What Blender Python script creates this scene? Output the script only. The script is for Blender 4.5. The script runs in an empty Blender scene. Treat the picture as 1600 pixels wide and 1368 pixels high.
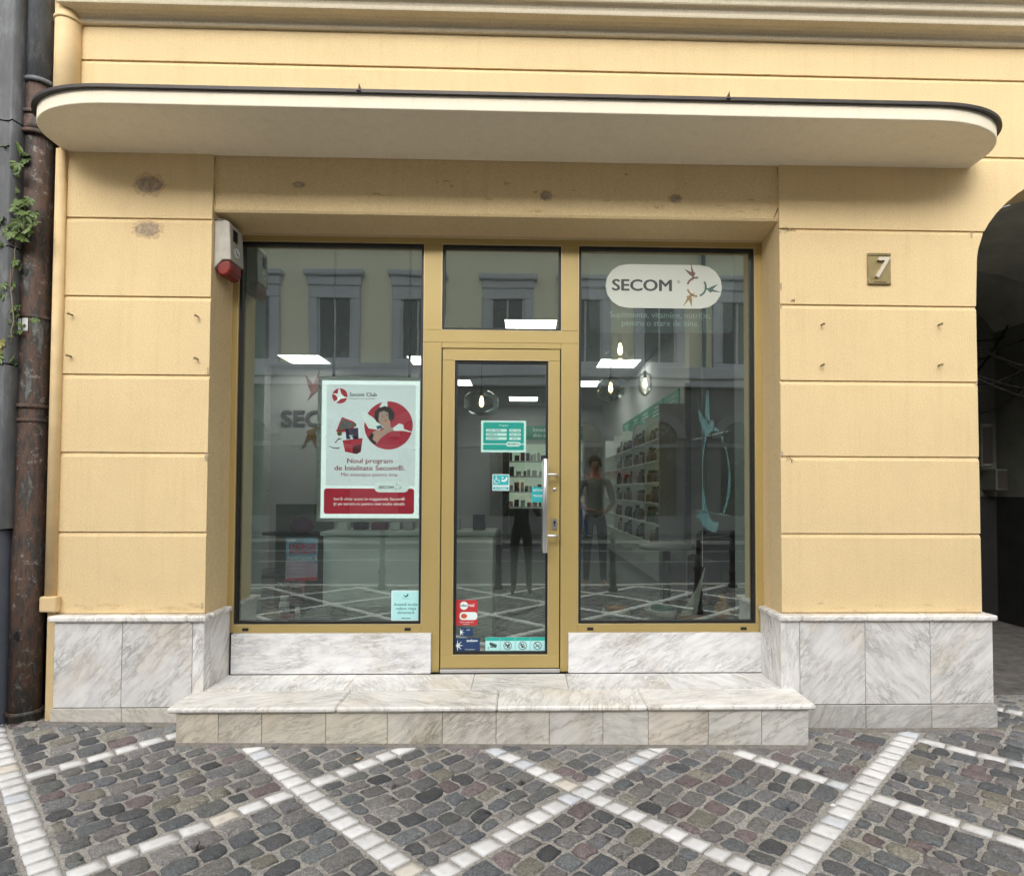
import bpy, math, random
from mathutils import Vector, Matrix, noise
R = math.radians
rnd = random.Random(7)
S = bpy.context.scene

# ------------------------------------------------------------------ camera
cam = bpy.data.cameras.new('camera')
cam_o = bpy.data.objects.new('camera', cam)
S.collection.objects.link(cam_o)
S.camera = cam_o
yaw, pitch, roll = R(1.5596), R(1.5471), R(0.2313)
cy, sy, cp, sp = math.cos(yaw), math.sin(yaw), math.cos(pitch), math.sin(pitch)
f = Vector((sy * cp, cy * cp, sp)); r = Vector((cy, -sy, 0)); u = r.cross(f)
cr, sr = math.cos(roll), math.sin(roll)
r2 = cr * r + sr * u; u2 = -sr * r + cr * u
cam_o.matrix_world = Matrix(((r2.x, u2.x, -f.x, 0), (r2.y, u2.y, -f.y, -4.01), (r2.z, u2.z, -f.z, 1.55), (0, 0, 0, 1)))
cam.sensor_width = 36
cam.lens = 950 / 1600 * 36
cam.shift_x = (800 - 840.98) / 1600
cam.shift_y = (740.45 - 684) / 1600
cam.clip_start = 0.02
cam.clip_end = 400
S.render.resolution_x, S.render.resolution_y = 1024, 875

# ------------------------------------------------------------------ sky, sun, exposure
SUN_EL, SUN_AZ = R(31), R(190)      # azimuth clockwise from +Y (north); the light comes over the street
w = bpy.data.worlds.new('World'); S.world = w; w.use_nodes = True
nt = w.node_tree; nt.nodes.clear()
sky = nt.nodes.new('ShaderNodeTexSky'); sky.sky_type = 'NISHITA'; sky.sun_disc = False
sky.sun_elevation = SUN_EL; sky.sun_rotation = SUN_AZ
sky.air_density = 1.0; sky.dust_density = 4.0; sky.ozone_density = 1.0
hs = nt.nodes.new('ShaderNodeHueSaturation'); hs.inputs['Saturation'].default_value = 0.22
bg = nt.nodes.new('ShaderNodeBackground'); bg.inputs['Strength'].default_value = 0.15
ow = nt.nodes.new('ShaderNodeOutputWorld')
nt.links.new(sky.outputs[0], hs.inputs['Color']); nt.links.new(hs.outputs[0], bg.inputs['Color'])
nt.links.new(bg.outputs[0], ow.inputs['Surface'])
sl = bpy.data.lights.new('sun', 'SUN'); sl.energy = 1.1; sl.angle = R(110); sl.color = (1.0, 0.96, 0.9)
so = bpy.data.objects.new('sun', sl); S.collection.objects.link(so)
sd = Vector((math.sin(SUN_AZ) * math.cos(SUN_EL), math.cos(SUN_AZ) * math.cos(SUN_EL), math.sin(SUN_EL)))
so.rotation_euler = sd.to_track_quat('Z', 'Y').to_euler()
S.view_settings.view_transform = 'Standard'
S.view_settings.look = 'None'
S.view_settings.exposure = 0.90
S.view_settings.gamma = 1.0
S.render.engine = 'CYCLES'
S.cycles.use_denoising = True
S.cycles.max_bounces = 10
S.cycles.transparent_max_bounces = 24
S.cycles.sample_clamp_indirect = 6
S.cycles.caustics_reflective = False
S.cycles.caustics_refractive = False

# ------------------------------------------------------------------ materials
MATS = {}
def newmat(name):
    m = bpy.data.materials.new(name); m.use_nodes = True
    MATS[name] = m
    t = m.node_tree; b = t.nodes['Principled BSDF']
    return m, t, b
def N(t, kind, **kw):
    n = t.nodes.new('ShaderNode' + kind)
    for k, v in kw.items():
        if k in n.inputs: n.inputs[k].default_value = v
        else: setattr(n, k, v)
    return n
def ramp(t, stops):
    n = t.nodes.new('ShaderNodeValToRGB'); e = n.color_ramp.elements
    while len(e) < len(stops): e.new(0.5)
    for i, (p, c) in enumerate(stops):
        e[i].position = p; e[i].color = (*c, 1) if len(c) == 3 else c
    return n
def mixc(t, a, b, fac, mode='MIX'):
    n = t.nodes.new('ShaderNodeMix'); n.data_type = 'RGBA'; n.blend_type = mode
    for sock, v in ((n.inputs[0], fac), (n.inputs[6], a), (n.inputs[7], b)):
        if hasattr(v, 'links'): t.links.new(v, sock)
        elif isinstance(v, (int, float)): sock.default_value = v
        else: sock.default_value = (*v, 1)
    return n.outputs[2]
def plain(name, col, rough=0.6, metal=0.0, var=0.06, nscale=6.0, bump=0.0, bscale=60.0, emit=0.0, spec=0.5):
    """a painted or solid surface with faint tonal variation"""
    if name in MATS: return MATS[name]
    m, t, b = newmat(name)
    tc = N(t, 'TexCoord'); n = N(t, 'TexNoise', Scale=nscale, Detail=5.0, Roughness=0.6)
    t.links.new(tc.outputs['Object'], n.inputs['Vector'])
    lo = tuple(c * (1 - var) for c in col); hi = tuple(min(1, c * (1 + var)) for c in col)
    rp = ramp(t, [(0.3, lo), (0.7, hi)]); t.links.new(n.outputs['Fac'], rp.inputs[0])
    t.links.new(rp.outputs[0], b.inputs['Base Color'])
    b.inputs['Roughness'].default_value = rough; b.inputs['Metallic'].default_value = metal
    b.inputs['Specular IOR Level'].default_value = spec
    if bump:
        n2 = N(t, 'TexNoise', Scale=bscale, Detail=4.0); t.links.new(tc.outputs['Object'], n2.inputs['Vector'])
        bp = N(t, 'Bump', Strength=bump, Distance=0.01); t.links.new(n2.outputs['Fac'], bp.inputs['Height'])
        t.links.new(bp.outputs[0], b.inputs['Normal'])
    if emit:
        b.inputs['Emission Color'].default_value = (*col, 1); b.inputs['Emission Strength'].default_value = emit
    return m
def stucco(name, col, blotch=0.10, stain=0.25, grain=0.35, dist=0.004, spk=.8):
    if name in MATS: return MATS[name]
    m, t, b = newmat(name)
    tc = N(t, 'TexCoord'); O = tc.outputs['Object']
    fine = N(t, 'TexNoise', Scale=125.0, Detail=3.0, Roughness=0.75); t.links.new(O, fine.inputs['Vector'])
    med = N(t, 'TexNoise', Scale=9.0, Detail=6.0, Roughness=0.65); t.links.new(O, med.inputs['Vector'])
    big = N(t, 'TexNoise', Scale=1.7, Detail=5.0, Roughness=0.6); t.links.new(O, big.inputs['Vector'])
    c = mixc(t, tuple(x * (1 - blotch) for x in col), tuple(min(1, x * (1 + blotch * .6)) for x in col), big.outputs['Fac'])
    r1 = ramp(t, [(0.55, (0, 0, 0)), (0.8, (1, 1, 1))]); t.links.new(med.outputs['Fac'], r1.inputs[0])
    m1 = N(t, 'Math', operation='MULTIPLY'); m1.inputs[1].default_value = stain
    t.links.new(r1.outputs[0], m1.inputs[0])
    c = mixc(t, c, tuple(x * 0.72 for x in (col[0] * .95, col[1] * .95, col[2])), m1.outputs[0])
    mps = N(t, 'Mapping'); mps.inputs['Scale'].default_value = (9.0, 9.0, 0.55); t.links.new(O, mps.inputs[0])
    stk = N(t, 'TexNoise', Scale=1.6, Detail=6.0, Roughness=0.65); t.links.new(mps.outputs[0], stk.inputs['Vector'])
    rs = ramp(t, [(0.50, (1, 1, 1)), (0.76, (0.94, 0.93, 0.91))]); t.links.new(stk.outputs['Fac'], rs.inputs[0])
    c = mixc(t, c, rs.outputs[0], 1.0, 'MULTIPLY')
    r2_ = ramp(t, [(0.36, (0.80, 0.80, 0.78)), (0.52, (0.98, 0.98, 0.98)), (0.66, (1.10, 1.10, 1.11))]); t.links.new(fine.outputs['Fac'], r2_.inputs[0])
    c = mixc(t, c, r2_.outputs[0], spk, 'MULTIPLY')
    t.links.new(c, b.inputs['Base Color'])
    b.inputs['Roughness'].default_value = 0.92; b.inputs['Specular IOR Level'].default_value = 0.2
    bp = N(t, 'Bump', Strength=grain, Distance=dist); t.links.new(fine.outputs['Fac'], bp.inputs['Height'])
    bp2 = N(t, 'Bump', Strength=0.25, Distance=0.03); t.links.new(big.outputs['Fac'], bp2.inputs['Height'])
    t.links.new(bp.outputs[0], bp2.inputs['Normal']); t.links.new(bp2.outputs[0], b.inputs['Normal'])
    return m
YEL = stucco('yellow_render', (0.82, 0.636, 0.356))
YELP = plain('yellow_paint', (0.76, 0.57, 0.31), 0.75, bump=0.15, bscale=30, var=0.1)
CREAM = stucco('cream_render', (0.90, 0.82, 0.65), blotch=0.07, stain=0.18, grain=0.1, spk=.35)
TRIM = stucco('trim_render', (0.74, 0.66, 0.50), blotch=0.05, stain=0.12, grain=0.12)

def marble():
    m, t, b = newmat('marble')
    uv = N(t, 'UVMap'); uv.uv_map = 'slab'
    at = N(t, 'Attribute'); at.attribute_name = 'tint'
    mp = N(t, 'Mapping'); mp.inputs['Scale'].default_value = (1.0, 3.6, 1.0); t.links.new(uv.outputs[0], mp.inputs[0])
    warp = N(t, 'TexNoise', Scale=2.2, Detail=6.0, Roughness=0.6); t.links.new(mp.outputs[0], warp.inputs['Vector'])
    vm = N(t, 'VectorMath', operation='MULTIPLY_ADD'); vm.inputs[1].default_value = (0.5, 0.5, 0.5)
    t.links.new(warp.outputs['Color'], vm.inputs[0]); t.links.new(mp.outputs[0], vm.inputs[2])
    v1 = N(t, 'TexNoise', Scale=4.0, Detail=8.0, Roughness=0.62); t.links.new(vm.outputs[0], v1.inputs['Vector'])
    ab = N(t, 'Math', operation='SUBTRACT'); ab.inputs[1].default_value = 0.5; t.links.new(v1.outputs['Fac'], ab.inputs[0])
    ab2 = N(t, 'Math', operation='ABSOLUTE'); t.links.new(ab.outputs[0], ab2.inputs[0])
    vein = ramp(t, [(0.0, (1, 1, 1)), (0.022, (0.4, 0.4, 0.4)), (0.10, (0, 0, 0))]); t.links.new(ab2.outputs[0], vein.inputs[0])
    msk = N(t, 'TexNoise', Scale=1.9, Detail=3.0); t.links.new(uv.outputs[0], msk.inputs['Vector'])
    mr = ramp(t, [(0.42, (0, 0, 0)), (0.68, (1, 1, 1))]); t.links.new(msk.outputs['Fac'], mr.inputs[0])
    mm = N(t, 'Math', operation='MULTIPLY'); t.links.new(vein.outputs[0], mm.inputs[0]); t.links.new(mr.outputs[0], mm.inputs[1])
    mm2 = N(t, 'Math', operation='MULTIPLY'); mm2.inputs[1].default_value = 0.95; t.links.new(mm.outputs[0], mm2.inputs[0])
    cl = N(t, 'TexNoise', Scale=3.0, Detail=7.0, Roughness=0.65); t.links.new(vm.outputs[0], cl.inputs['Vector'])
    cr_ = ramp(t, [(0.3, (0.72, 0.73, 0.75)), (0.5, (0.9, 0.9, 0.9)), (0.7, (1.0, 1.0, 0.99))]); t.links.new(cl.outputs['Fac'], cr_.inputs[0])
    mpb = N(t, 'Mapping'); mpb.inputs['Scale'].default_value = (0.55, 3.0, 1.0); t.links.new(uv.outputs[0], mpb.inputs[0])
    wb_ = N(t, 'TexNoise', Scale=3.0, Detail=5.0, Roughness=0.6); t.links.new(uv.outputs[0], wb_.inputs['Vector'])
    vb_ = N(t, 'VectorMath', operation='MULTIPLY_ADD'); vb_.inputs[1].default_value = (0.25, 0.45, 0.3)
    t.links.new(wb_.outputs['Color'], vb_.inputs[0]); t.links.new(mpb.outputs[0], vb_.inputs[2])
    v2 = N(t, 'TexNoise', Scale=2.6, Detail=4.0, Roughness=0.5); t.links.new(vb_.outputs[0], v2.inputs['Vector'])
    a2 = N(t, 'Math', operation='SUBTRACT'); a2.inputs[1].default_value = 0.47; t.links.new(v2.outputs['Fac'], a2.inputs[0])
    a3 = N(t, 'Math', operation='ABSOLUTE'); t.links.new(a2.outputs[0], a3.inputs[0])
    ve2 = ramp(t, [(0.0, (.62, .62, .62)), (0.012, (0.28, 0.28, 0.28)), (0.05, (0.08, 0.08, 0.08)), (0.11, (0, 0, 0))]); t.links.new(a3.outputs[0], ve2.inputs[0])
    c = mixc(t, cr_.outputs[0], (0.30, 0.295, 0.28), mm2.outputs[0])
    mk2 = N(t, 'TexNoise', Scale=1.4, Detail=2.0); t.links.new(vb_.outputs[0], mk2.inputs['Vector'])
    mk3 = ramp(t, [(0.40, (.15, .15, .15)), (0.62, (1, 1, 1))]); t.links.new(mk2.outputs['Fac'], mk3.inputs[0])
    vv = N(t, 'Math', operation='MULTIPLY'); t.links.new(ve2.outputs[0], vv.inputs[0]); t.links.new(mk3.outputs[0], vv.inputs[1])
    c = mixc(t, c, (0.33, 0.30, 0.25), vv.outputs[0])
    yl = N(t, 'TexNoise', Scale=1.3, Detail=4.0); t.links.new(uv.outputs[0], yl.inputs['Vector'])
    yr = ramp(t, [(0.52, (0, 0, 0)), (0.8, (0.5, 0.5, 0.5))]); t.links.new(yl.outputs['Fac'], yr.inputs[0])
    c = mixc(t, c, (0.80, 0.66, 0.45), yr.outputs[0], 'MULTIPLY')
    c = mixc(t, c, at.outputs['Color'], 1.0, 'MULTIPLY')
    t.links.new(c, b.inputs['Base Color'])
    b.inputs['Roughness'].default_value = 0.42; b.inputs['Specular IOR Level'].default_value = 0.35
    bp = N(t, 'Bump', Strength=0.08, Distance=0.004); t.links.new(cl.outputs['Fac'], bp.inputs['Height']); t.links.new(bp.outputs[0], b.inputs['Normal'])
    return m
MARBLE = marble()

def setts():
    m, t, b = newmat('setts')
    at = N(t, 'Attribute'); at.attribute_name = 'tint'
    tc = N(t, 'TexCoord'); O = tc.outputs['Object']
    n1 = N(t, 'TexNoise', Scale=38.0, Detail=6.0, Roughness=0.7); t.links.new(O, n1.inputs['Vector'])
    n2 = N(t, 'TexNoise', Scale=105.0, Detail=4.0, Roughness=0.7); t.links.new(O, n2.inputs['Vector'])
    r1 = ramp(t, [(0.25, (0.62, 0.62, 0.62)), (0.5, (0.97, 0.97, 0.97)), (0.78, (1.35, 1.33, 1.3))]); t.links.new(n1.outputs['Fac'], r1.inputs[0])
    c = mixc(t, at.outputs['Color'], r1.outputs[0], 1.0, 'MULTIPLY')
    r3 = ramp(t, [(0.36, (0.62, 0.62, 0.62)), (0.5, (1.0, 1.0, 1.0)), (0.64, (1.42, 1.41, 1.38))]); t.links.new(n2.outputs['Fac'], r3.inputs[0])
    c = mixc(t, c, r3.outputs[0], 1.0, 'MULTIPLY')
    t.links.new(c, b.inputs['Base Color'])
    b.inputs['Roughness'].default_value = 0.62; b.inputs['Specular IOR Level'].default_value = 0.4
    ad = N(t, 'Math', operation='ADD'); t.links.new(n1.outputs['Fac'], ad.inputs[0])
    m3 = N(t, 'Math', operation='MULTIPLY'); m3.inputs[1].default_value = 0.35; t.links.new(n2.outputs['Fac'], m3.inputs[0]); t.links.new(m3.outputs[0], ad.inputs[1])
    bp = N(t, 'Bump', Strength=0.55, Distance=0.006); t.links.new(ad.outputs[0], bp.inputs['Height']); t.links.new(bp.outputs[0], b.inputs['Normal'])
    return m
SETTS = setts()
WSTONE = None
def white_stone():
    m, t, b = newmat('white_paving_stone')
    at = N(t, 'Attribute'); at.attribute_name = 'tint'; tc = N(t, 'TexCoord')
    n1 = N(t, 'TexNoise', Scale=14.0, Detail=7.0, Roughness=0.7); t.links.new(tc.outputs['Object'], n1.inputs['Vector'])
    r1 = ramp(t, [(0.30, (0.80, 0.79, 0.77)), (0.42, (0.97, 0.97, 0.97)), (0.6, (1.0, 1.0, 1.0))]); t.links.new(n1.outputs['Fac'], r1.inputs[0])
    n3 = N(t, 'TexNoise', Scale=60.0, Detail=5.0, Roughness=0.7); t.links.new(tc.outputs['Object'], n3.inputs['Vector'])
    r3 = ramp(t, [(0.30, (0.45, 0.44, 0.42)), (0.36, (1, 1, 1))]); t.links.new(n3.outputs['Fac'], r3.inputs[0])
    c = mixc(t, at.outputs['Color'], r1.outputs[0], 1.0, 'MULTIPLY'); c = mixc(t, c, r3.outputs[0], 1.0, 'MULTIPLY')
    t.links.new(c, b.inputs['Base Color']); b.inputs['Roughness'].default_value = 0.6
    bp = N(t, 'Bump', Strength=0.25, Distance=0.004); t.links.new(n3.outputs['Fac'], bp.inputs['Height']); t.links.new(bp.outputs[0], b.inputs['Normal'])
    return m
WSTONE = white_stone()
def mortar():
    m, t, b = newmat('mortar')
    tc = N(t, 'TexCoord'); O = tc.outputs['Object']
    n1 = N(t, 'TexNoise', Scale=3.5, Detail=7.0, Roughness=0.65); t.links.new(O, n1.inputs['Vector'])
    n2 = N(t, 'TexNoise', Scale=92.0, Detail=5.0, Roughness=0.8); t.links.new(O, n2.inputs['Vector'])
    r1 = ramp(t, [(0.3, (0.27, 0.257, 0.238)), (0.55, (0.38, 0.362, 0.333)), (0.75, (0.47, 0.45, 0.41))]); t.links.new(n1.outputs['Fac'], r1.inputs[0])
    r3 = ramp(t, [(0.36, (0.48, 0.47, 0.46)), (0.5, (1.0, 1.0, 1.0)), (0.62, (1.5, 1.5, 1.5))]); t.links.new(n2.outputs['Fac'], r3.inputs[0])
    c = mixc(t, r1.outputs[0], r3.outputs[0], 1.0, 'MULTIPLY')
    t.links.new(c, b.inputs['Base Color']); b.inputs['Roughness'].default_value = 0.95
    bp = N(t, 'Bump', Strength=0.8, Distance=0.006); t.links.new(n2.outputs['Fac'], bp.inputs['Height']); t.links.new(bp.outputs[0], b.inputs['Normal'])
    return m
MORTAR = mortar()
def rusty():
    m, t, b = newmat('rusty_pipe')
    tc = N(t, 'TexCoord'); O = tc.outputs['Object']
    mp = N(t, 'Mapping'); mp.inputs['Scale'].default_value = (6, 6, 1.4); t.links.new(O, mp.inputs[0])
    n1 = N(t, 'TexNoise', Scale=1.6, Detail=8.0, Roughness=0.7); t.links.new(mp.outputs[0], n1.inputs['Vector'])
    n2 = N(t, 'TexNoise', Scale=22.0, Detail=6.0, Roughness=0.75); t.links.new(O, n2.inputs['Vector'])
    r1 = ramp(t, [(0.3, (0.02, 0.018, 0.017)), (0.42, (0.065, 0.052, 0.045)), (0.5, (0.14, 0.08, 0.055)), (0.56, (0.045, 0.045, 0.042)), (0.66, (0.20, 0.20, 0.19))])
    t.links.new(n1.outputs['Fac'], r1.inputs[0])
    r2_ = ramp(t, [(0.57, (0, 0, 0)), (0.66, (.9, .9, .9))]); t.links.new(n2.outputs['Fac'], r2_.inputs[0])
    c = mixc(t, r1.outputs[0], (0.30, 0.28, 0.25), r2_.outputs[0])
    t.links.new(c, b.inputs['Base Color']); b.inputs['Roughness'].default_value = 0.65
    bp = N(t, 'Bump', Strength=0.6, Distance=0.01); t.links.new(n2.outputs['Fac'], bp.inputs['Height']); t.links.new(bp.outputs[0], b.inputs['Normal'])
    return m
RUST = rusty()
def greypipe(name, a, bcol, sc):
    m, t, b = newmat(name)
    tc = N(t, 'TexCoord'); O = tc.outputs['Object']
    mp = N(t, 'Mapping'); mp.inputs['Scale'].default_value = (9, 9, 2.5); t.links.new(O, mp.inputs[0])
    n1 = N(t, 'TexNoise', Scale=sc, Detail=8.0, Roughness=0.7); t.links.new(mp.outputs[0], n1.inputs['Vector'])
    r1 = ramp(t, [(0.3, a), (0.55, tuple((x + y) / 2.6 for x, y in zip(a, bcol))), (0.75, bcol)]); t.links.new(n1.outputs['Fac'], r1.inputs[0])
    t.links.new(r1.outputs[0], b.inputs['Base Color']); b.inputs['Roughness'].default_value = 0.6
    bp = N(t, 'Bump', Strength=0.5, Distance=0.01); t.links.new(n1.outputs['Fac'], bp.inputs['Height']); t.links.new(bp.outputs[0], b.inputs['Normal'])
    return m
ZINC = greypipe('weathered_zinc', (0.09, 0.10, 0.11), (0.36, 0.38, 0.40), 2.0)
NEIGH = greypipe('grey_weathered_wall', (0.06, 0.065, 0.07), (0.22, 0.23, 0.24), 1.2)

def glass_mat(name, refl, tint, wave=0.012):
    m = bpy.data.materials.new(name); m.use_nodes = True; MATS[name] = m
    t = m.node_tree; t.nodes.clear()
    out = N(t, 'OutputMaterial'); tr = N(t, 'BsdfTransparent'); tr.inputs[0].default_value = (*tint, 1)
    gl = N(t, 'BsdfGlossy'); gl.inputs['Roughness'].default_value = 0.0; gl.inputs['Color'].default_value = (0.93, 1.0, 0.97, 1)
    fr = N(t, 'LayerWeight', Blend=0.35)
    mr = N(t, 'MapRange'); mr.inputs['To Min'].default_value = refl; mr.inputs['To Max'].default_value = 0.8
    t.links.new(fr.outputs['Fresnel'], mr.inputs['Value']); mr.inputs['From Min'].default_value = 0.06
    mx = N(t, 'MixShader'); t.links.new(mr.outputs[0], mx.inputs[0]); t.links.new(tr.outputs[0], mx.inputs[1]); t.links.new(gl.outputs[0], mx.inputs[2])
    t.links.new(mx.outputs[0], out.inputs[0])
    if wave:
        tc = N(t, 'TexCoord'); mp = N(t, 'Mapping'); mp.inputs['Scale'].default_value = (0.7, 0.7, 2.2)
        t.links.new(tc.outputs['Object'], mp.inputs[0])
        n1 = N(t, 'TexNoise', Scale=1.3, Detail=1.0); t.links.new(mp.outputs[0], n1.inputs['Vector'])
        bp = N(t, 'Bump', Strength=1.0, Distance=wave); t.links.new(n1.outputs['Fac'], bp.inputs['Height'])
        t.links.new(bp.outputs[0], gl.inputs['Normal'])
    return m
GLASS = glass_mat('window_glass', 0.235, (0.90, 0.945, 0.925), 0.0008)
LAMPGLASS = glass_mat('lamp_glass', 0.05, (0.985, 0.985, 0.98), 0.0)

GOLD = plain('gold_aluminium', (0.46, 0.345, 0.13), 0.42, 0.2, var=0.04, nscale=2)
GASKET = plain('black_rubber', (0.012, 0.012, 0.012), 0.5)
CAPMET = plain('dark_sheet_metal', (0.055, 0.048, 0.045), 0.5, 0.5, var=0.2)
STEEL = plain('brushed_steel', (0.62, 0.62, 0.62), 0.3, 0.9, var=0.03)
WHITE = plain('white_print', (0.8, 0.82, 0.8), 0.5, var=0.02)
SHADOWGAP = plain('dark_gap', (0.02, 0.018, 0.016), 0.9)

# ------------------------------------------------------------------ helpers
def link(o): S.collection.objects.link(o); return o
def tag(o, label=None, cat=None, group=None, kind=None):
    if label: o['label'] = label
    if cat: o['category'] = cat
    if group: o['group'] = group
    if kind: o['kind'] = kind
    return o
def thing(name, label, cat, loc=(0, 0, 0), rz=0.0, group=None):
    o = bpy.data.objects.new(name, None); link(o); o.location = loc; o.rotation_euler = (0, 0, rz)
    o.empty_display_size = 0.1
    return tag(o, label, cat, group)
class MB:
    """collects faces, then links them as ONE mesh object"""
    def __init__(s): s.v = []; s.f = []; s.smooth = []; s.tint = []; s.uv = []; s.mi = []
    def add(s, vs, fs, smooth=False, tint=(1, 1, 1), uvf=None, mi=0):
        b = len(s.v); s.v += [tuple(v) for v in vs]
        for f_ in fs:
            s.f.append([b + i for i in f_]); s.smooth.append(smooth); s.tint.append(tint); s.mi.append(mi)
            s.uv.append([uvf(vs[i]) if uvf else (0, 0) for i in f_])
        return s
    def box(s, x0, x1, y0, y1, z0, z1, bev=0.0, **k):
        if x0 > x1: x0, x1 = x1, x0
        if y0 > y1: y0, y1 = y1, y0
        if z0 > z1: z0, z1 = z1, z0
        if bev <= 0:
            vs = [(x, y, z) for z in (z0, z1) for y in (y0, y1) for x in (x0, x1)]
            fs = [(0, 2, 3, 1), (4, 5, 7, 6), (0, 1, 5, 4), (2, 6, 7, 3), (0, 4, 6, 2), (1, 3, 7, 5)]
            return s.add(vs, fs, **k)
        bev = min(bev, (x1 - x0) * .45, (y1 - y0) * .45, (z1 - z0) * .45)
        X = [(x0, x0 + bev), (x1, x1 - bev)]; Y = [(y0, y0 + bev), (y1, y1 - bev)]; Z = [(z0, z0 + bev), (z1, z1 - bev)]
        vs = []; idx = {}
        for i in (0, 1):
            for j in (0, 1):
                for k_ in (0, 1):
                    idx[i, j, k_, 'x'] = len(vs); vs.append((X[i][0], Y[j][1], Z[k_][1]))
                    idx[i, j, k_, 'y'] = len(vs); vs.append((X[i][1], Y[j][0], Z[k_][1]))
                    idx[i, j, k_, 'z'] = len(vs); vs.append((X[i][1], Y[j][1], Z[k_][0]))
        fs = []
        def q(l): fs.append(tuple(idx[a] for a in l))
        q([(0,0,0,'x'),(0,0,1,'x'),(0,1,1,'x'),(0,1,0,'x')]); q([(1,0,0,'x'),(1,1,0,'x'),(1,1,1,'x'),(1,0,1,'x')])
        q([(0,0,0,'y'),(1,0,0,'y'),(1,0,1,'y'),(0,0,1,'y')]); q([(0,1,0,'y'),(0,1,1,'y'),(1,1,1,'y'),(1,1,0,'y')])
        q([(0,0,0,'z'),(0,1,0,'z'),(1,1,0,'z'),(1,0,0,'z')]); q([(0,0,1,'z'),(1,0,1,'z'),(1,1,1,'z'),(0,1,1,'z')])
        for j in (0, 1):
            for k_ in (0, 1): q([(0,j,k_,'y'),(1,j,k_,'y'),(1,j,k_,'z'),(0,j,k_,'z')])
        for i in (0, 1):
            for k_ in (0, 1): q([(i,0,k_,'x'),(i,1,k_,'x'),(i,1,k_,'z'),(i,0,k_,'z')])
            for j in (0, 1): q([(i,j,0,'x'),(i,j,1,'x'),(i,j,1,'y'),(i,j,0,'y')])
        for i in (0, 1):
            for j in (0, 1):
                for k_ in (0, 1): q([(i,j,k_,'x'),(i,j,k_,'y'),(i,j,k_,'z')])
        return s.add(vs, fs, **k)
    def prism(s, poly, h, to, **k):
        """poly: 2D outline; to(a,b,c) maps it to 3D; c runs 0..h"""
        n = len(poly)
        vs = [to(a, b, 0) for a, b in poly] + [to(a, b, h) for a, b in poly]
        fs = [tuple(range(n))[::-1], tuple(range(n, 2 * n))] + [(i, (i + 1) % n, n + (i + 1) % n, n + i) for i in range(n)]
        return s.add(vs, fs, **k)
    def tube(s, pts, rad, seg=10, caps=True, **k):
        pts = [Vector(p) for p in pts]; n = len(pts)
        rads = rad if isinstance(rad, (list, tuple)) else [rad] * n
        vs = []; up = Vector((0, 0, 1))
        d0 = (pts[1] - pts[0]).normalized()
        a = up.cross(d0) if abs(d0.z) < 0.95 else Vector((1, 0, 0)).cross(d0)
        a.normalize()
        for i, p in enumerate(pts):
            d = (pts[min(i + 1, n - 1)] - pts[max(i - 1, 0)]).normalized()
            a = (a - a.dot(d) * d).normalized(); b = d.cross(a)
            for j in range(seg):
                an = 2 * math.pi * j / seg
                vs.append(p + rads[i] * (math.cos(an) * a + math.sin(an) * b))
        fs = [(i * seg + j, i * seg + (j + 1) % seg, (i + 1) * seg + (j + 1) % seg, (i + 1) * seg + j) for i in range(n - 1) for j in range(seg)]
        if caps: fs += [tuple(range(seg))[::-1], tuple(range((n - 1) * seg, n * seg))]
        k.setdefault('smooth', True)
        return s.add(vs, fs, **k)
    def lathe(s, prof, c, seg=20, axis='z', **k):
        """prof: (radius, height) pairs"""
        vs = []
        for r_, h in prof:
            for j in range(seg):
                an = 2 * math.pi * j / seg; a, b = r_ * math.cos(an), r_ * math.sin(an)
                vs.append((c[0] + a, c[1] + b, c[2] + h) if axis == 'z' else (c[0] + a, c[1] + h, c[2] + b))
        n = len(prof)
        fs = [(i * seg + j, i * seg + (j + 1) % seg, (i + 1) * seg + (j + 1) % seg, (i + 1) * seg + j) for i in range(n - 1) for j in range(seg)]
        if prof[0][0] > 1e-5: fs.append(tuple(range(seg))[::-1])
        if prof[-1][0] > 1e-5: fs.append(tuple(range((n - 1) * seg, n * seg)))
        k.setdefault('smooth', True)
        return s.add(vs, fs, **k)
    def ball(s, c, rx, ry=None, rz=None, seg=14, **k):
        ry = ry or rx; rz = rz or rx
        pr = [(math.sin(math.pi * i / 9), -math.cos(math.pi * i / 9)) for i in range(10)]
        vs = []
        for r_, h in pr:
            for j in range(seg):
                an = 2 * math.pi * j / seg
                vs.append((c[0] + rx * r_ * math.cos(an), c[1] + ry * r_ * math.sin(an), c[2] + rz * h))
        fs = [(i * seg + j, i * seg + (j + 1) % seg, (i + 1) * seg + (j + 1) % seg, (i + 1) * seg + j) for i in range(9) for j in range(seg)]
        k.setdefault('smooth', True)
        return s.add(vs, fs, **k)
    def build(s, name, mat, parent=None, loc=None, kind=None, recalc=True):
        me = bpy.data.meshes.new(name); me.from_pydata(s.v, [], s.f)
        mats = mat if isinstance(mat, (list, tuple)) else [mat]
        for m in mats: me.materials.append(m)
        me.polygons.foreach_set('use_smooth', s.smooth); me.polygons.foreach_set('material_index', s.mi)
        if any(t != (1, 1, 1) for t in s.tint) or mats[0] in (MARBLE, SETTS, WSTONE):
            ca = me.color_attributes.new('tint', 'FLOAT_COLOR', 'CORNER'); cols = []
            for f_, t in zip(s.f, s.tint): cols += [t[0], t[1], t[2], 1.0] * len(f_)
            ca.data.foreach_set('color', cols)
        if any(x != (0, 0) for l in s.uv for x in l):
            ul = me.uv_layers.new(name='slab'); ul.data.foreach_set('uv', [c for l in s.uv for p in l for c in p])
        me.validate(); me.update()
        if recalc:
            import bmesh
            b = bmesh.new(); b.from_mesh(me); bmesh.ops.recalc_face_normals(b, faces=b.faces); b.to_mesh(me); b.free()
        o = bpy.data.objects.new(name, me); link(o)
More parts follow.
